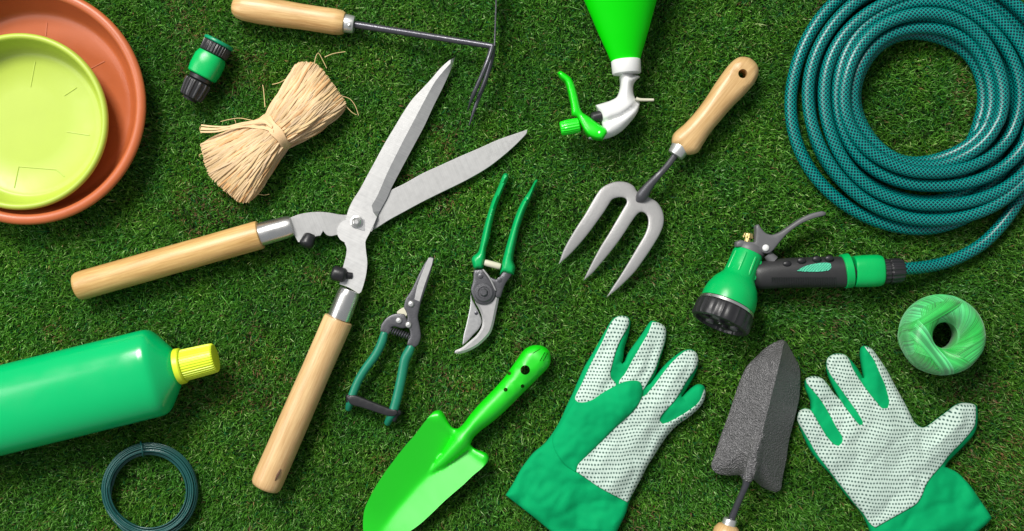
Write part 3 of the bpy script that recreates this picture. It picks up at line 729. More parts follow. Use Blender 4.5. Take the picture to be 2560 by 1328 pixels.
# wood grain runs along the handle: rebuild its UVs from the handle axis
def grain_uv(o, a, b_):
    w = wloc(o.parent) + o.location if o.parent else o.location
    a = P(*a, zc); b_ = P(*b_, zc); ax = (b_ - a).normalized(); pr_ = Vector((-ax.y, ax.x, 0))
    uvl = o.data.uv_layers[0]
    for lp in o.data.loops:
        v = o.data.vertices[lp.vertex_index].co + w - a
        uvl.data[lp.index].uv = (v.dot(ax), v.dot(pr_) / .085)
grain_uv(oh, (1694, 372), (1882, 150))
mb = MB(); k = kz(zc); mb.lathe(P(1703, 366, zc + .001), P(1686, 392, zc + .001), [(d * k, r * k) for d, r in ((-3, 23), (0, 24), (22, 21.5), (27, 20), (28, 7))], seg=36); mb.build('ferrule', M_white_metal, t, bevel=.0004)
mb = MB(); stube(mb, [(1688, 388, zc + .001, 8.5), (1668, 415, zc + .006, 8), (1645, 440, zc + .009, 8.5), (1622, 466, zc + .003, 12), (1603, 492, zc - .003, 15), (1594, 502, zc - .005, 7)], seg=18, dome=(0, .6), flat=.8); mb.build('neck', M_gunmetal, t)
fo_ = spline(FM([(35, 1122), (62, 1045), (112, 955), (172, 862), (218, 782), (252, 732), (292, 706), (340, 693), (390, 698), (425, 718), (442, 745), (505, 775), (545, 800), (570, 838), (580, 880), (576, 922), (556, 972), (520, 1032), (480, 1092), (430, 1160), (370, 1222), (322, 1265), (285, 1292),
                 (312, 1246), (352, 1186), (400, 1108), (440, 1040), (480, 972), (496, 930), (500, 900), (496, 875), (482, 857), (462, 850), (442, 862), (410, 905), (378, 955), (340, 1010), (298, 1064), (250, 1122), (208, 1170), (163, 1208),
                 (182, 1166), (212, 1106), (252, 1032), (292, 968), (332, 900), (370, 835), (388, 803), (386, 786), (370, 776), (345, 775), (312, 786), (292, 815), (270, 850), (230, 906), (182, 970), (130, 1032), (82, 1082)]), True, 5, 70)
tf = tal(1600, 480, 1462, 700)
plate('tines', fo_, lambda x, y, d: Z0 + .0035 + .011 * np.sin(np.clip(tf(x, y) * .9 + .12, 0, 1) * PI) + .0012 * dome(d, 9), .0022, M_forksteel, t, step=8, rings=(1.5, 4), bevel=.0003, smooth=45)

# ================================================================== HOSE COIL
t = thing('garden_hose', 'coiled dark teal braided garden hose filling the upper right corner', 'garden hose', 2288, 248)
s_ = 2.075
loops = [  # cx, cy, r in the enlarged frame, height
    (833, 517, 673, .000), (856, 512, 604, .000), (866, 506, 537, .000), (860, 500, 469, .000), (852, 500, 402, .000), (826, 506, 334, .001),
    (845, 498, 360, .0150), (849, 483, 412, .0240), (870, 490, 475, .0145), (878, 514, 548, .0165), (896, 504, 641, .0140)]
HR = 15.6
pts = []
# tail from the nozzle, under the coil, joining the outer loop on the right
tail = [(2256, 672, Z0 + .022), (2300, 669, Z0 + .016), (2350, 660, Z0 + .010), (2405, 640, Z0 + .0072), (2462, 605, Z0 + .0070), (2512, 552, Z0 + .007), (2550, 495, Z0 + .007), (2590, 420, Z0 + .007), (2622, 330, Z0 + .007)]
n = 96
cx, cy, r, h = loops[0]
ring = []
for li_, (cx, cy, r, h) in enumerate(loops):
    nxt = loops[li_ + 1] if li_ + 1 < len(loops) else None
    for i in range(n):
        # start on the right (offscreen side) and run anticlockwise on the photo over the top
        f = i / n; a = .35 - 2 * PI * f
        # blend to the next loop in the last part of the turn (right side)
        bl = 0 if nxt is None else float(sstep(.80, 1.0, np.array(f)))
        c2 = nxt or (cx, cy, r, h)
        X = (cx * (1 - bl) + c2[0] * bl); Y = (cy * (1 - bl) + c2[1] * bl); R_ = r * (1 - bl) + c2[2] * bl; Hh = h * (1 - bl) + c2[3] * bl
        R_ += 4 * math.sin(3 * a + li_ * 1.7) + 3 * math.sin(5 * a + li_)
        ring.append((1900 + (X + R_ * math.cos(a)) / s_, (Y + R_ * math.sin(a)) / s_, Z0 + .007 + Hh + .0008 * math.sin(4 * a + li_)))
ring += [(2590, 330, Z0 + .024), (2612, 220, Z0 + .024), (2640, 90, Z0 + .016), (2700, -30, Z0 + .008)]
full = path3([(x, y, z, HR) for x, y, z in tail[:-1] + ring[1:]], 9)
mb = MB(); mb.sweep([P(a[0], a[1], a[2]) for a in full], [HR * kz(a[2]) for a in full], seg=20)
mb.build('hose_tube', M_hose, t, smooth=60)

# ================================================================== HOSE NOZZLE
t = thing('hose_nozzle', 'green and black trigger spray nozzle with grey lever fitted on the hose end', 'hose nozzle', 1990, 680)
zg = Z0 + .018; k = kz(zg)
A = P(1871, 632, Z0 + .0165); B_ = P(1818, 762, Z0 + .030); D = (B_ - A).length
prof = [(-.001, 30 * k), (0, 36 * k), (.003, 38 * k), (D * .30, 39 * k), (D * .46, 41 * k), (D * .52, 47 * k), (D * .62, 57 * k), (D * .76, 65 * k), (D * .9, 68.5 * k), (D, 68 * k)]
mb = MB(); mb.lathe(A, B_, prof, seg=64); mb.build('barrel', M_conn, t, smooth=60)
# moulded windows on the barrel neck
dr = (B_ - A).normalized(); sd = dr.cross(Vector((0, 0, 1))).normalized(); upv = sd.cross(dr)
for an in (-62, -22, 18, 60):
    a = math.radians(an + 90 - 90); nn = sd * math.sin(a) * 1 + upv * math.cos(a)
    mb = MB(); o = A + dr * D * .10 + nn * 38.2 * k; p2 = A + dr * D * .42 + nn * 39.8 * k
    mb.sweep([o, p2], [3.2 * k, 3.2 * k], seg=10, flat=.5, dome=(1, 1)); mb.build('grip_rib', M_conn, t)
D2 = D + .001
mb = MB(); mb.lathe(A, B_, [(D2 - .001, 60 * k), (D2, 70 * k), (D2 + .003, 71 * k), (D2 + .0042, 66 * k)], seg=72); mb.build('chrome_ring', M_chrome, t, smooth=35)
mb = MB(); mb.lathe(A, B_, [(D2 + .0038, 60 * k), (D2 + .004, 71 * k), (D2 + .006, 73 * k), (D2 + .019, 74 * k), (D2 + .022, 71 * k), (D2 + .0225, 62 * k), (D2 + .019, 60 * k), (D2 + .018, 2 * k)], seg=96, rib=(24, .012)); bez = mb.build('selector_ring', M_blackp, t, smooth=35, bevel=.0003)
fc = A + dr * (D2 + .0178)
for i in range(7):
    a = 2 * PI * i / 6; rr_ = 0 if i == 6 else 38 * k
    c = fc + sd * math.cos(a) * rr_ + upv * math.sin(a) * rr_
    mb = MB(); mb.sweep([c, c + dr * .0035], [11 * k, 10 * k], tan=dr, seg=20); mb.build('spray_outlet', M_greyp if i % 2 else M_blackp, bez, bevel=.0002)
mb = MB(); mb.sweep([fc + dr * .0032, fc + dr * .004], [3 * k, 2 * k], tan=dr, seg=12); mb.build('screw', M_chrome, bez)
# handle
hz = Z0 + .0175
mb = MB(); stube(mb, [(1882, 694, hz, 26), (1890, 692, hz, 32), (1910, 688, hz, 35), (1960, 683, hz, 37), (2020, 681, hz, 38), (2080, 680, hz, 38.5), (2112, 680, hz, 38.5)], seg=40, dome=(.5, 0), power=2.3); hd_ = mb.build('grip_handle', M_grip, t, smooth=50)
mb = MB()
for i in range(38):
    x = 1930 + i * 4.3; y0 = 696
    pts = []
    for q in range(5):
        a = math.radians(18 + 12 * q); pts.append(P(x, 681 + 40.6 * math.sin(a), hz + 39.6 * k * math.cos(a)))
    mb.sweep(pts, [.00055] * 5, seg=6)
mb.build('grip_ridges', M_blackp, hd_)
for (x, y) in FO([(988, 590), (1122, 560), (1262, 545), (1378, 540)]):
    mb = MB(); mb.sweep([P(x, y + 3, hz + .012), P(x, y - 1, hz + .0145)], [.0052, .0046], tan=(0, .25, 1), seg=18, flat=.7, dome=(0, .4)); mb.build('finger_stud', M_black, hd_)
inl = spline(FO([(1080, 655), (1130, 622), (1190, 600), (1270, 584), (1350, 578), (1388, 586), (1396, 612), (1385, 642), (1340, 655), (1260, 662), (1170, 662)]), True, 4, 60)
plate('grip_inlay', inl, lambda x, y, d: hz + .0009 + 38.3 * k * np.sqrt(np.clip(1 - ((y - 681) / 45) ** 2, 0, 1)) + .0005 * np.sign(np.sin(x * .9) * np.sin(y * .9)), .0014, M_mint, hd_, step=1.8, smooth=30)
# connector run
axy = 677.5
def seg3(name, x0, x1, prof, m, par=None, **kw):
    mb = MB(); mb.lathe(P(x0, axy + 1.5, hz + .001), P(x1, axy - 1.5, hz + .001), [(d * k, r * k) for d, r in prof], **kw); return mb.build(name, m, par or t, smooth=32, bevel=.0004)
seg3('green_collar', 2106, 2126, [(0, 38), (1, 43), (19, 43.5), (21, 38)], M_conn, seg=56)
seg3('seal_ring', 2126, 2134, [(0, 34), (1, 36), (6, 36), (8, 32)], M_black, seg=48)
seg3('connector_body', 2132, 2206, [(0, 34), (1, 38), (8, 39.5), (40, 40.5), (62, 40), (70, 37), (74, 31)], M_conn, seg=56, power=2.7)
seg3('clamp_nut', 2206, 2258, [(0, 24), (1, 29), (14, 30), (17, 27), (19, 30.5), (46, 29), (52, 25), (53, 15)], M_blackp, seg=96, rib=(14, .03))
# trigger cap, lever and screw
cap = spline(FO([(520, 432), (520, 388), (562, 374), (625, 386), (694, 390), (702, 300), (700, 240), (724, 225), (750, 262), (792, 306), (850, 322), (922, 300), (1020, 236), (1120, 170), (1220, 125), (1310, 104), (1346, 116), (1340, 142), (1232, 172), (1132, 212), (1042, 270), (970, 332), (902, 412), (862, 462), (822, 492), (780, 492), (700, 460), (620, 440)]), True, 5, 55)
plate('trigger_lever', cap, lambda x, y, d: Z0 + .027 + .0015 * dome(d, 5) + .003 * sstep(1925, 2060, x), .011, M_greyp, t, step=8, rings=(1, 3), smooth=45)
mb = MB(); c = FO([(796, 443)])[0]; mb.vlathe(c[0], c[1], Z0 + .0282, [(9, -.001), (8.6, .0010), (6, .0022), (.1, .0026)], seg=28); mb.build('pivot_rivet', M_white, t, smooth=50)
mb = MB(); mb.sweep([P(1918, 636, Z0 + .020), P(1934, 652, Z0 + .020)], [12 * k, 14 * k], seg=16); mb.build('lever_post', M_greyp, t)
mb = MB(); mb.lathe(P(1868, 605, Z0 + .018), P(1872, 582, Z0 + .018), [(0, .003), (.004, .003), (.0042, .0058), (.0062, .0062), (.0065, .0052), (.009, .0050), (.010, .0035)], seg=36, rib=(9, .05)); mb.build('adjust_screw', M_brass, t, smooth=30)
mb = MB(); mb.lathe(P(1873, 627, Z0 + .0165), P(1880, 610, Z0 + .0165), [(-.002, .0155), (.0, .0168), (.004, .0165), (.007, .014), (.0075, .006)], seg=40, flat=.95); mb.build('barrel_cap', M_greyp, t)

# ================================================================== TWINE BALL
t = thing('twine_ball', 'ball of shiny light green twine with a dark hole through its middle', 'twine ball', 2350, 837)
HT = .056; CX, CY = 2352, 837
wc = P(CX, CY, Z0 + HT * .45); kk = kz(Z0 + HT * .45)
Ri, Ro = 33 * kk, 99 * kk; rc = (Ri + Ro) / 2; hw = (Ro - Ri) / 2; ze = Z0 + HT * .48; hh = HT * .5
def zball(r): return ze + hh * (max(0.0, 1 - min(1, abs(r - rc) / hw) ** 2.1)) ** (1 / 2.1)
mb = MB(); rows = []
for i in range(49):
    a = 2 * PI * i / 48; ca_, sa_ = math.cos(a), math.sin(a)
    rows.append((rc + hw * .985 * math.copysign(abs(ca_) ** .95, ca_), ze + hh * .97 * math.copysign(abs(sa_) ** .95, sa_)))
mb.sweep([Vector((wc.x, wc.y, z)) for r, z in rows], [r for r, z in rows], tan=(0, 0, 1), side=(1, 0, 0), seg=96, caps=(0, 0), col=(.55, .8, .6, 1))
mb.build('twine_core', M_twine, t, smooth=60)
mb = MB(); rt = random.Random(12)
def strand(th_a, c_, z_off, sh_, w_, side_=1.0, s0=-.12):
    S = math.sqrt(max(Ro ** 2 - c_ ** 2, 0)) * .999; br = rt.choice((.58, .8, .95, 1.0, 1.1, 1.25)); pts_ = []
    for j in range(27):
        s = S * (s0 + (1 - s0) * j / 26); r = math.hypot(c_, s)
        pts_.append(Vector((wc.x + c_ * math.cos(th_a) - s * math.sin(th_a), wc.y + c_ * math.sin(th_a) + s * math.cos(th_a), zball(r) + .0003 + z_off)))
    for j in range(1, 8):
        e = j / 7 * 1.25; r = Ro * (math.cos(e) * .25 + .75) + z_off * .7; ang = math.atan2(S, c_) + th_a + .10 * j
        pts_.append(Vector((wc.x + r * math.cos(ang), wc.y + r * math.sin(ang), ze - hh * math.sin(e) * .9)))
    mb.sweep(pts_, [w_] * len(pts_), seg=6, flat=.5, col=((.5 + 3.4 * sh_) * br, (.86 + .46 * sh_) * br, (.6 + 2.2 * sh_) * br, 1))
NS = 210
for i in range(NS):
    th_a = 2 * PI * i / NS
    sh_ = .34 + .40 * math.sin(th_a + .35) + .16 * math.sin(th_a * 5.3 + .6) + .10 * math.sin(th_a * 11.7)  # strands paler on one side: satin sheen painted into their tint
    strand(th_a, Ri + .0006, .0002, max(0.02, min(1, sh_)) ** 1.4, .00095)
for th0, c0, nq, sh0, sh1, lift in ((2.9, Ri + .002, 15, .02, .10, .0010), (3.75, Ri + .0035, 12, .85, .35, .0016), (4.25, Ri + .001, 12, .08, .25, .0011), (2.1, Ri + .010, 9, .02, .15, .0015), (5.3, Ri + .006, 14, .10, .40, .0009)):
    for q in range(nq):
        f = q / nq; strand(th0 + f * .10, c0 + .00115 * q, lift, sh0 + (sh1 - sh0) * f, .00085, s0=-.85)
mb.build('twine_strands', M_twine, t, smooth=60)

# ================================================================== GLOVES
def gloveh(poly, cuff_fn, D=14, fing=.0088, palm=.0045, seed=0.0, wr=.0048):
    def f(x, y, d):
        base = Z0 + .0022 + fing * dome(d, D) + palm * sstep(16, 60, d)
        w = wr * (nz(x * .8 + y * .6, (y * .8 - x * .6) * .5, .019, seed) + .30 * nz(x, y, .055, seed + 3)) * sstep(0, 24, d)
        cu = cuff_fn(x, y)
        w = w - .0016 * np.exp(-np.abs(nz(x * .8 + y * .6, (y * .8 - x * .6) * .45, .016, seed + 5)) / .045) * sstep(8, 30, d) - cu * .0020 * np.exp(-np.abs(nz(x, y, .011, seed + 7)) / .06) * sstep(2, 20, d)
        return base * 1.0 - cu * (.35 * fing * dome(d, D)) + w + cu * (.0070 * np.abs(nz(x, y, .014, seed + 9)) + .0006 * nz(x, y, .05, seed))
    return f
gl = spline(FQ([(58, 1120), (100, 1050), (150, 962), (212, 880), (288, 812), (342, 740), (382, 668), (412, 600), (448, 525), (478, 455), (516, 372), (558, 300), (600, 226), (642, 152), (682, 90), (722, 70), (768, 74), (786, 98), (780, 155), (765, 210), (750, 262), (745, 312), (738, 348),
                (752, 338), (772, 290), (806, 240), (852, 178), (905, 102), (940, 105), (978, 125), (996, 160), (990, 222), (966, 300), (944, 375), (926, 425), (900, 462), (940, 412), (1000, 345), (1058, 297), (1100, 272), (1146, 267), (1178, 296), (1183, 345), (1168, 400), (1142, 450), (1112, 500), (1088, 540),
                (1112, 518), (1150, 486), (1182, 470), (1214, 478), (1226, 512), (1212, 572), (1172, 622), (1118, 664), (1062, 702), (1004, 762), (962, 822), (920, 890), (882, 950), (842, 1030), (802, 1105), (776, 1165), (760, 1222), (732, 1280), (700, 1345), (680, 1400), (560, 1440), (430, 1395), (320, 1328), (240, 1262), (150, 1192)]), True, 5, 62)
cu1 = tal(1405, 1120, 1340, 1220)
cuff1 = lambda x, y: sstep(-.2, .5, cu1(x, y))
hg1 = gloveh(gl, cuff1, seed=1.3)
tg_ = thing('work_glove', 'green work glove with dotted palm and its green thumb folded across the palm', 'work glove', 1530, 1080, group='pair of green dotted gardening gloves')
t = tg_
plate('glove_back', gl, hg1, .001, M_clothg, t, step=8, rings=(1, 3, 7, 12), floor=Z0 - .0005, smooth=80)
def zpanel(poly, hf, off=.0018):
    def f(x, y, d):
        return hf(x, y, dist(np.stack([x, y], 1), poly) * inside(np.stack([x, y], 1), poly)) + off + .0006 * dome(d, 4) - .0006
    return f
p1 = spline(FQ([(462, 548), (500, 470), (540, 382), (580, 302), (622, 222), (662, 132), (692, 88), (730, 70), (768, 76), (780, 102), (768, 142), (732, 202), (702, 272), (682, 342), (668, 402), (672, 432), (700, 466), (700, 500), (640, 530), (570, 570), (500, 585), (475, 575)]), True, 5, 55)
p2 = spline(FQ([(722, 450), (760, 400), (802, 322), (850, 240), (890, 170), (915, 107), (950, 110), (984, 130), (995, 165), (985, 230), (960, 300), (936, 370), (910, 420), (882, 468), (862, 500), (840, 520), (760, 500), (720, 480)]), True, 5, 55)
p3 = spline(FQ([(866, 540), (920, 482), (980, 402), (1030, 342), (1075, 300), (1120, 271), (1164, 280), (1183, 320), (1170, 372), (1120, 442), (1080, 512), (1040, 570), (1002, 612), (966, 652), (955, 682), (975, 702), (1012, 690), (1062, 664), (1130, 622), (1188, 572), (1218, 500), (1226, 516), (1212, 574), (1170, 625), (1118, 668), (1062, 706), (1004, 766), (962, 826), (920, 893), (882, 953), (842, 1033), (800, 1107), (770, 1160), (700, 1124), (600, 1070), (470, 980), (490, 900), (600, 780), (700, 680), (780, 590), (830, 540)]), True, 5, 55)
for p_ in (p1, p2, p3): plate('grip_panel', p_, zpanel(gl, hg1), .002, M_dot1, t, step=7, rings=(1.5,), smooth=80)
th = spline(FQ([(462, 560), (500, 572), (560, 560), (620, 520), (690, 480), (750, 453), (800, 446), (838, 452), (856, 480), (858, 530), (832, 592), (782, 650), (702, 722), (642, 782), (582, 842), (522, 902), (482, 945), (466, 985), (400, 940), (345, 860), (330, 780), (375, 700), (420, 620)]), True, 5, 60)
def zth(x, y, d):
    q = np.stack([x, y], 1); b = hg1(x, y, dist(q, gl) * inside(q, gl))
    far = sstep(1400, 1560, x) # thicker towards the thumb tip
    return b + .0016 * dome(d, 5) + far * .0050 * dome(d, 20) + .0022 * nz(x, y, .018, 4.4) * sstep(0, 14, d)
plate('thumb', th, zth, lambda x, y, d: .0015 + .003 * dome(d, 12), M_clothg, t, step=7, rings=(1, 3, 7), smooth=80)

gr_ = spline(FS([(575, 1300), (545, 1235), (500, 1172), (430, 1092), (362, 1002), (320, 945), (250, 872), (202, 812), (160, 742), (120, 652), (93, 572), (102, 520), (142, 494), (185, 502), (180, 440), (150, 370), (145, 312), (165, 284), (212, 274), (262, 290), (300, 330), (340, 388), (372, 425), (360, 400), (325, 330), (300, 262), (290, 202), (302, 150), (350, 122), (410, 125), (446, 155), (492, 208), (530, 268), (542, 285), (530, 210), (522, 150), (521, 102), (532, 75), (560, 68), (602, 90), (652, 160), (702, 232), (752, 330), (802, 420), (852, 512), (886, 582), (912, 606), (950, 624), (982, 612), (1050, 562), (1120, 510), (1172, 470), (1222, 455), (1300, 466), (1316, 492), (1315, 602), (1290, 672), (1222, 750), (1152, 820), (1112, 862), (1098, 890),
                (1180, 930), (1262, 1012), (1332, 1112), (1392, 1200), (1415, 1240), (1380, 1280), (1320, 1330), (1210, 1410), (1000, 1480), (800, 1500), (640, 1440)]), True, 5, 62)
cu2 = tal(2290, 1220, 2400, 1300)
cuff2 = lambda x, y: sstep(-.1, .6, cu2(x, y))
hg2 = gloveh(gr_, cuff2, seed=7.7, wr=.0040)
t = thing('work_glove', 'green work glove with dotted palm up and its fingers and thumb spread', 'work glove', 2210, 1120, group='pair of green dotted gardening gloves')
plate('glove_back', gr_, hg2, .001, M_clothg, t, step=8, rings=(1, 3, 7, 12), floor=Z0 - .0005, smooth=80)
w1 = spline(FS([(95, 575), (105, 512), (145, 496), (182, 506), (208, 545), (240, 600), (290, 682), (340, 738), (375, 750), (398, 725), (400, 692), (352, 612), (310, 532), (260, 450), (212, 388), (158, 325), (152, 292), (182, 278), (222, 276), (262, 292), (300, 335), (338, 388), (380, 432), (420, 490), (470, 555), (512, 604), (536, 606), (540, 588), (500, 520), (440, 436), (380, 350), (318, 262), (294, 202), (302, 152), (350, 124), (408, 127), (440, 156),
               (470, 226), (520, 306), (580, 390), (636, 458), (668, 492), (708, 492), (718, 452), (692, 342), (652, 250), (612, 160), (562, 92), (550, 72), (592, 84), (642, 146), (700, 234), (752, 332), (802, 422), (850, 514), (884, 584), (905, 606), (945, 626), (982, 614), (1050, 564), (1120, 512), (1174, 472), (1226, 457), (1292, 466), (1306, 492), (1300, 600), (1272, 652), (1202, 732), (1132, 802), (1072, 880), (1002, 960), (962, 1022), (940, 1082), (900, 1142), (802, 1202), (702, 1258), (622, 1304), (590, 1282), (545, 1215), (482, 1142), (422, 1062), (352, 972), (292, 892), (222, 800), (172, 712), (130, 642)]), True, 5, 58)
plate('grip_panel', w1, zpanel(gr_, hg2, .0018), .002, M_dot2, t, step=7, rings=(1.5,), smooth=80)

# ================================================================== HAMMERED TROWEL
t = thing('garden_trowel', 'dark grey hammered metal trowel lying face down between the two gloves', 'garden trowel', 1880, 1050)
tr_o = spline(FR([(575, 52), (604, 70), (628, 110), (655, 160), (690, 232), (695, 300), (690, 440), (672, 520), (642, 640), (618, 740), (602, 860), (580, 960), (565, 1050), (540, 1065), (500, 1060), (452, 1040), (412, 1012), (384, 988), (355, 997), (312, 986), (292, 957), (210, 957), (142, 945), (108, 912), (105, 880), (130, 810), (165, 700), (206, 590), (250, 460), (290, 340), (340, 232), (400, 170), (462, 110), (520, 74)]), True, 5, 60)
rdg = spline(FR([(588, 62), (560, 200), (520, 360), (480, 520), (450, 640), (425, 760), (405, 870), (385, 985)]), False, 6)
lw = spline(FR([(420, 150), (320, 280), (250, 460), (180, 650), (110, 880)]), False, 6)
def ztr(x, y, d):
    q = np.stack([x, y], 1); dr_ = dist(q, rdg, False); f = dr_ / (dr_ + d + 1e-6)
    left = np.interp(y, rdg[:, 1], rdg[:, 0]) > x
    z = np.where(left, .034 - .022 * f ** 1.15 - .004 * f, .034 - .031 * f ** .95)
    tipf = sstep(850, 905, y)
    z = z * (.35 + .65 * tipf)
    cx_ = np.interp(y, [1100, 1130, 1200], [1893, 1885, 1873]); sk = sstep(1085, 1125, y) * np.exp(-((x - cx_) / 11.5) ** 6)
    return Z0 + .004 + z + .0065 * sk
plate('blade', tr_o, ztr, .0022, M_hammer, t, step=7, lines=(rdg[2:-2],), rings=(1.5, 4), smooth=70)
mb = MB(); stube(mb, [(1897, 1085, Z0 + .034, 3), (1891, 1110, Z0 + .0365, 8.5), (1881, 1150, Z0 + .0365, 11.5), (1871, 1190, Z0 + .0365, 13), (1868, 1199, Z0 + .0365, 12.5)], seg=20, dome=(.5, .5), flat=.62); mb.build('socket', M_hammer, t)
mb = MB(); k = kz(.03); stube(mb, [(1868, 1190, Z0 + .034, 14), (1865, 1212, Z0 + .033, 9), (1852, 1242, Z0 + .028, 8), (1838, 1275, Z0 + .021, 8.5), (1828, 1300, Z0 + .017, 9)], seg=18, dome=(.4, 0)); mb.build('neck', M_blackmetal, t)
A = P(1826, 1298, Z0 + .0165); B_ = P(1806, 1370, Z0 + .0155); kk2 = kz(Z0 + .016)
mb = MB(); mb.lathe(A, B_, [(-.0006, 8 * kk2), (-.0004, 16 * kk2), (.001, 17 * kk2), (.016, 19 * kk2)], seg=36); mb.build('ferrule', M_white_metal, t, bevel=.0003)
mb = MB(); mb.lathe(P(1822, 1312, Z0 + .0165), P(1760, 1530, Z0 + .0155), [(0, 19.3 * kk2), (.0015, 26 * kk2), (.007, 33 * kk2), (.03, 34 * kk2), (.07, 31 * kk2), (.095, 32 * kk2), (.1, 26 * kk2), (.102, 10 * kk2)], seg=40); mb.build('handle', M_wood2, t, smooth=45)

# ================================================================== GREEN TROWEL
t = thing('garden_trowel', 'bright neon green painted trowel with rounded scoop and a hole in its handle', 'garden trowel', 1140, 1120)
go = spline(FK([(720, 630), (760, 595), (800, 540), (870, 460), (950, 378), (1030, 290), (1080, 220), (1130, 150), (1168, 98), (1212, 70), (1262, 62), (1312, 76), (1346, 112), (1350, 180), (1328, 222), (1280, 272), (1200, 352), (1120, 432), (1040, 512), (960, 582), (880, 642), (826, 695), (806, 738), (832, 766), (880, 784), (916, 800), (932, 830), (920, 862), (880, 902), (820, 952), (760, 1010), (690, 1070), (620, 1132), (540, 1210), (460, 1282), (380, 1338), (290, 1390), (200, 1430), (140, 1438), (105, 1415), (85, 1375), (76, 1320), (75, 1262), (85, 1182), (120, 1100), (170, 1010), (230, 920), (290, 840), (360, 750), (430, 670), (490, 590), (540, 530), (566, 510), (602, 508), (626, 532), (652, 582), (682, 622)]), True, 5, 60)
hl1 = [circle(*FK([(1178, 232)])[0], 12.0, 24), circle(*FK([(1070, 255)])[0], 4.6, 14), circle(*FK([(1045, 366)])[0], 5.2, 14), circle(*FK([(1160, 342)])[0], 4.8, 14)]
slits = []
for a, b_ in (((1228, 120), (1282, 88)), ((1278, 172), (1312, 112)), ((1302, 170), (1332, 118))):
    a, b_ = np.array(FK([a])[0]), np.array(FK([b_])[0]); n_ = np.array([a[1] - b_[1], b_[0] - a[0]]); n_ = n_ / np.hypot(*n_) * .9
    slits.append(np.array([a + n_, b_ + n_, b_ - n_, a - n_]))
cl = spline(FK([(1270, 100), (1100, 320), (900, 540), (780, 680), (640, 830), (480, 980), (320, 1160), (190, 1330), (120, 1430)]), False, 5)
tt_ = tal(*FK([(120, 1430)])[0], *FK([(1270, 100)])[0])
def zgt(x, y, d):
    q = np.stack([x, y], 1); dc = dist(q, cl, False); u = tt_(x, y)
    f = dc / (dc + d + 1e-6)
    hand = Z0 + .010 + .016 * dome(d, 26) * 1.0
    scoop = Z0 + .004 + .40 * KM * (np.sqrt(dc ** 2 + 36) - 6) * (.45 + .55 * sstep(.0, .16, u)) + .003 * sstep(.2, .5, u)
    # socket: a rounded ridge running from the handle down into the scoop
    w = np.interp(u, [.36, .42, .54, .60], [2, 12, 26, 30]); hgt = np.interp(u, [.36, .42, .54], [0, .008, .021])
    rdg_ = hgt * np.sqrt(np.clip(1 - (dc / w) ** 2, 0, 1))
    scoop = scoop + rdg_ * (1 - .3 * f)
    m_ = sstep(.515, .585, u)
    return scoop * (1 - m_) + hand * m_
plate('scoop_and_handle', go, zgt, .0015, M_neont, t, step=5.5, holes=hl1 + slits, rings=(1, 3, 7, 12), smooth=75)

# ================================================================== BYPASS PRUNER
t = thing('bypass_pruner', 'bypass pruner with bright green handles pointing up and a curved steel blade', 'pruner', 1225, 690)
zq = Z0 + .011
def strap(name, pts, ztp, th, m, par=None, step=7, rings=(1, 3), sm=60, bev=0, corner=50, **kw):
    return plate(name, spline(pts, True, 4, corner), ztp, th, m, par or t, step=step, rings=rings, smooth=sm, bevel=bev, **kw)
grip = lambda h, D: (lambda x, y, d: Z0 + .004 + h * dome(d, D))
strap('handle', FJ([(440, 42), (458, 34), (474, 48), (472, 72), (432, 160), (398, 250), (374, 330), (354, 420), (338, 500), (320, 560), (312, 640), (297, 700), (235, 700), (218, 640), (226, 614), (264, 580), (282, 510), (302, 420), (326, 330), (362, 220), (402, 130), (430, 60)]), grip(.013, 11), .001, M_pruner, rings=(.8, 2, 4.5, 8), step=5, floor=Z0 + .002)
strap('handle', FJ([(655, 88), (668, 78), (678, 86), (672, 106), (632, 200), (592, 290), (567, 360), (548, 420), (532, 490), (513, 580), (507, 640), (521, 690), (511, 740), (470, 735), (440, 725), (412, 742), (430, 650), (450, 570), (472, 490), (496, 410), (522, 330), (562, 240), (622, 150)]), grip(.014, 11), .001, M_pruner, rings=(.8, 2, 4.5, 8), step=5, floor=Z0 + .002)
mb = MB(); k = kz(zq); A = P(*FJ([(308, 654)])[0], zq); B_ = P(*FJ([(424, 684)])[0], zq)
mb.lathe(A, B_, [(0, 5 * k), (0, 7.5 * k), (.002, 8.2 * k), (.016, 8.2 * k), (.018, 7 * k), (.0182, 4 * k)], seg=24); mb.build('spring_barrel', M_cream, t)
strap('counter_blade', FJ([(212, 862), (218, 900), (240, 945), (268, 1000), (288, 1060), (270, 1110), (232, 1152), (184, 1202), (155, 1226), (163, 1160), (183, 1080), (200, 1000), (210, 940)]), lambda x, y, d: Z0 + .0075 + .0004 * dome(d, 3), .0022, M_steel_d, bev=.0003, corner=55)
strap('cutting_blade', FJ([(240, 905), (300, 925), (350, 915), (385, 870), (412, 862), (408, 900), (400, 942), (386, 1010), (371, 1080), (350, 1140), (310, 1190), (250, 1240), (180, 1274), (130, 1286), (101, 1281), (106, 1264), (150, 1244), (200, 1204), (250, 1160), (284, 1110), (294, 1060), (284, 1010), (264, 965), (244, 930)]), lambda x, y, d: Z0 + .0095 + .0018 * sstep(0, 5.5, d), .0022, M_steel, rings=(2.5, 5.5), step=6, sm=25, corner=55)
strap('right_arm', FJ([(400, 770), (440, 712), (488, 672), (500, 690), (496, 740), (455, 800), (432, 860), (420, 900), (385, 900), (372, 860), (350, 800), (343, 752), (365, 762)]), lambda x, y, d: Z0 + .0105 + .002 * dome(d, 5), .006, M_gunmetal, bev=.0003)
strap('left_arm', FJ([(233, 706), (297, 700), (332, 745), (366, 800), (386, 850), (377, 900), (347, 935), (300, 946), (250, 930), (222, 880), (213, 840), (228, 780)]), lambda x, y, d: Z0 + .0125 + .0015 * dome(d, 5), .006, M_gunmetal, bev=.0003)
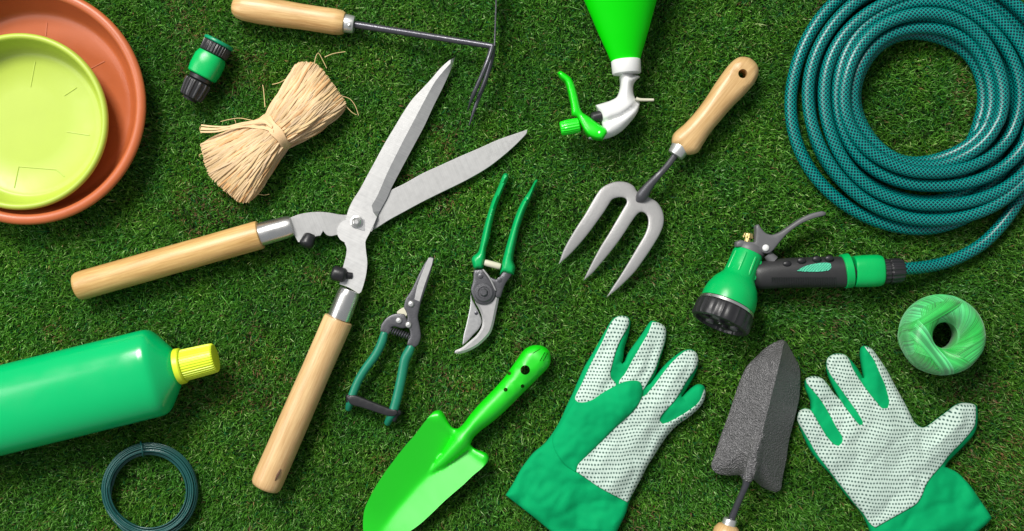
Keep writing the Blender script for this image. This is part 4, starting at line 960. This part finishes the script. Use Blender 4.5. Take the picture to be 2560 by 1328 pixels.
mb = MB(); stube(mb, [(*FJ([(300, 706)])[0], Z0 + .0145, 2.2), (*FJ([(345, 765)])[0], Z0 + .015, 2.4), (*FJ([(384, 845)])[0], Z0 + .0145, 2)], seg=8, dome=(1, 1)); mb.build('catch_wire', M_steel, t)
c = FJ([(303, 862)])[0]
mb = MB(); mb.vlathe(c[0], c[1], Z0 + .0135, [(24, 0), (24, .0012), (21, .0022), (15, .0024), (14, .0016), (13, .0016)], seg=36); pv = mb.build('pivot_disc', M_gunmetal, t, smooth=30)
mb = MB(); mb.vlathe(c[0], c[1], Z0 + .0148, [(10, 0), (10, .0022), (8, .003)], seg=6); mb.build('pivot_nut', M_gunmetal, pv, bevel=.0002)
for q, r_ in (((280, 748), 6), ((412, 775), 6.5), ((250, 1005), 4.5)):
    c = FJ([q])[0]; mb = MB(); zz = Z0 + (.0145 if r_ == 6 else .0123 if r_ == 6.5 else .0080)
    mb.vlathe(c[0], c[1], zz - .001, [(r_, 0), (r_, .0014), (r_ * .5, .0018)], seg=18); mb.build('rivet', M_blackmetal if r_ < 5 else M_gunmetal, t)

# ================================================================== SNIPS
t = thing('garden_snips', 'small garden snips with teal handles held closed by a black strap', 'garden snips', 975, 850)
zs = Z0 + .009
def tubeI(name, pts, r, m, z, **kw):
    mb = MB(); q = FI(pts); stube(mb, [(x, y, zz, rr_) for (x, y), rr_, zz in zip(q, r, z)], seg=20, **kw); return mb.build(name, m, t, smooth=60)
tubeI('handle', [(350, 608), (338, 660), (312, 725), (270, 795), (215, 868), (165, 950), (130, 1030), (105, 1100), (90, 1158)], [9, 11, 11, 10.8, 10.5, 10.5, 10.5, 10, 8], M_teal, [zs + .003] * 8 + [zs - .003], dome=(.1, .8))
tubeI('handle', [(548, 700), (528, 745), (500, 800), (485, 870), (470, 950), (448, 1050), (425, 1140), (400, 1205), (372, 1262)], [9, 12, 12.5, 12, 12, 12, 12, 11, 8.5], M_teal, [zs + .003] * 8 + [zs - .004], dome=(.1, .8))
zst = zs + .006
strap('retaining_strap', FI([(78, 1092), (92, 1064), (135, 1064), (200, 1088), (300, 1128), (392, 1162), (432, 1166), (446, 1188), (440, 1206), (402, 1216), (350, 1206), (260, 1176), (180, 1150), (110, 1130)]), lambda x, y, d: zst + .0012 * dome(d, 4) + .0015, .006, M_blackp, corner=55)
strap('strap_loop', FI([(70, 1060), (100, 1052), (120, 1085), (100, 1128), (72, 1118)]), lambda x, y, d: zs + .003 + .004 * dome(d, 6), .008, M_black)
strap('strap_loop', FI([(400, 1168), (440, 1158), (470, 1176), (478, 1200), (452, 1218), (430, 1262), (400, 1250)]), lambda x, y, d: zs + .001 + .004 * dome(d, 6), .008, M_black)
strap('steel_link', FI([(438, 462), (466, 440), (492, 428), (516, 480), (500, 500), (448, 482)]), lambda x, y, d: zs + .0022 + 0 * x, .0022, M_cream, bev=.0003)
strap('left_jaw_arm', FI([(318, 602), (328, 552), (368, 502), (415, 478), (452, 474), (492, 478), (508, 505), (520, 550), (508, 577), (470, 580), (420, 566), (398, 575), (392, 600), (378, 626), (345, 612)]), lambda x, y, d: zs + .0042 + .001 * dome(d, 4), .004, M_gunmetal, bev=.0003)
strap('right_jaw_arm', FI([(690, 62), (710, 76), (701, 110), (680, 190), (652, 280), (617, 380), (602, 440), (592, 500), (603, 560), (612, 640), (592, 700), (560, 716), (512, 700), (522, 660), (536, 640), (530, 590), (512, 545), (516, 495), (502, 452), (490, 430), (502, 370), (540, 310), (570, 250), (592, 200), (640, 110), (670, 70)]), lambda x, y, d: zs + .0060 + .0010 * dome(d, 4), .003, M_gunmetal, step=6, bev=.0002)
strap('blade', FI([(668, 70), (702, 76), (692, 122), (642, 262), (603, 388), (566, 372), (588, 270), (630, 160)]), lambda x, y, d: zs + .0074 + 0 * x, .0012, M_steel, step=8, bev=.0002)
for q in ((540, 405), (452, 525), (522, 556)):
    c = FI([q])[0]; mb = MB(); mb.vlathe(c[0], c[1], zs + (.0052 if q[0] == 452 else .0068), [(8.4, -.001), (8.2, .0008), (6, .0022), (.1, .0028)], seg=24); mb.build('rivet', M_white_metal, t)
mb = MB(); A = P(*FI([(392, 592)])[0], zs + .001); B_ = P(*FI([(545, 645)])[0], zs + .001); hp = []
ax = (B_ - A).normalized(); s1 = ax.cross(Vector((0, 0, 1))).normalized(); LL = (B_ - A).length
for j in range(9 * 14 + 1):
    a = 2 * PI * j / 14; hp.append(A + ax * LL * j / (9 * 14) + s1 * math.cos(a) * .0034 + Vector((0, 0, 1)) * math.sin(a) * .0034)
mb.sweep(hp, [.0007] * len(hp), seg=6, tan=None); mb.build('coil_spring', M_blackmetal, t)

# ================================================================== BOTTLE
t = thing('liquid_bottle', 'large emerald green plastic bottle with a yellow screw cap at the left edge', 'bottle', 240, 970)
zc = Z0 + .034; k = kz(zc + .008)
A = P(0, 1026.5, zc); B_ = P(445, 917, zc)
mb = MB(); mb.lathe(A, B_, [(d * k, r * k) for d, r in ((-262, 90), (-256, 104), (-240, 111), (0, 111.5), (340, 111.5), (390, 111.5), (403, 110), (412, 106), (420, 98), (430, 85), (443, 67), (453, 53), (458, 45), (459, 34), (464, 33))], seg=96, flat=.74, power=2.25)
mb.build('bottle_body', M_bottle, t, smooth=60)
zcc = zc + .001; A = P(445, 917, zcc); B_ = P(541, 893.5, zcc)
mb = MB(); mb.lathe(A, B_, [(d * k, r * k) for d, r in ((-3, 34), (-2, 44), (0, 46), (11, 45.5), (14, 43), (15, 38))], seg=72); mb.build('tamper_ring', M_cap, t, smooth=35)
mb = MB(); mb.lathe(A, B_, [(d * k, r * k) for d, r in ((15, 36), (16, 39.5), (86, 37.5), (94, 36.5), (97, 34), (98, 28), (98, 3))], seg=216, rib=(36, .018)); mb.build('screw_cap', M_cap, t, smooth=30)

# ================================================================== WIRE COIL
t = thing('wire_coil', 'coil of thin dark teal plastic coated garden wire at the bottom edge', 'wire coil', 373, 1228)
mb = MB(); rw = random.Random(3)
rows = []; turns = 36; n = 90
order = []
for i in range(turns):
    order.append((93 + 27 * ((i * 7) % turns) / turns + rw.uniform(-1, 1), Z0 + .002 + .013 * rw.random() ** 1.2 * (1 - abs(((i * 7) % turns) / turns - .45)), rw.uniform(-1.2, 1.2), rw.uniform(-1.2, 1.2)))
for i in range(turns):
    a0 = order[i]; a1 = order[min(i + 1, turns - 1)]
    for j in range(n):
        f = j / n; b = float(sstep(.8, 1, np.array(f))); q = [a0[m_] * (1 - b) + a1[m_] * b for m_ in range(4)]
        an = 2 * PI * f + .9 + 2.4
        rows.append((374 + q[2] + q[0] * math.cos(an), 1228 + q[3] + q[0] * math.sin(an) * 1.0, q[1] + .0006 * math.sin(3 * an + i), 2.0))
mb.sweep([P(*r_[:3]) for r_ in rows], [1.9 * KM] * len(rows), seg=8)
mb.build('wire', M_wire, t, smooth=60)
mb = MB()
for an in (-1.75,):
    pts_ = []
    for j in range(9):
        e = PI * j / 8; rr_ = 107 + 19 * math.cos(e); pts_.append(P(374 + rr_ * math.cos(an), 1228 + rr_ * math.sin(an), Z0 + .006 + .012 * math.sin(e)))
    mb.sweep(pts_, [.0010] * 9, seg=8)
mb.build('wire_tie', M_wire, t)

# ================================================================== CAMERA, LIGHT, RENDER
cam = bpy.data.cameras.new('camera'); co = bpy.data.objects.new('camera', cam); COL.objects.link(co); sc.camera = co
co.location = (0, 0, HC); co.rotation_euler = (0, 0, 0); cam.sensor_width = 36; cam.sensor_fit = 'HORIZONTAL'
cam.lens = 36 * (HC - Z0) / (2560 * KM); cam.clip_start = .05; cam.clip_end = 50
def area(name, loc, tgt, size, power, col):
    l = bpy.data.lights.new(name, 'AREA'); l.shape = 'SQUARE'; l.size = size; l.energy = power; l.color = col
    o = bpy.data.objects.new(name, l); COL.objects.link(o); o.location = loc
    o.rotation_euler = (Vector(tgt) - Vector(loc)).to_track_quat('-Z', 'Y').to_euler(); return o
area('softbox', (-1.15, 2.1, 2.85), (.1, 0, 0), 1.15, 172, (1.0, .97, .92))
area('side_softbox', (-2.4, .33, 1.95), (0, -.1, 0), 1.45, 38, (1.0, .985, .97))
w = bpy.data.worlds.new('World'); sc.world = w; w.use_nodes = True
bg = w.node_tree.nodes['Background']; bg.inputs['Color'].default_value = (.90, .95, 1.0, 1); bg.inputs['Strength'].default_value = .30
vs = sc.view_settings; vs.view_transform = 'Standard'; vs.look = 'None'; vs.exposure = 0; vs.gamma = 1; vs.use_curve_mapping = False
sc.render.engine = 'CYCLES'; sc.cycles.max_bounces = 6
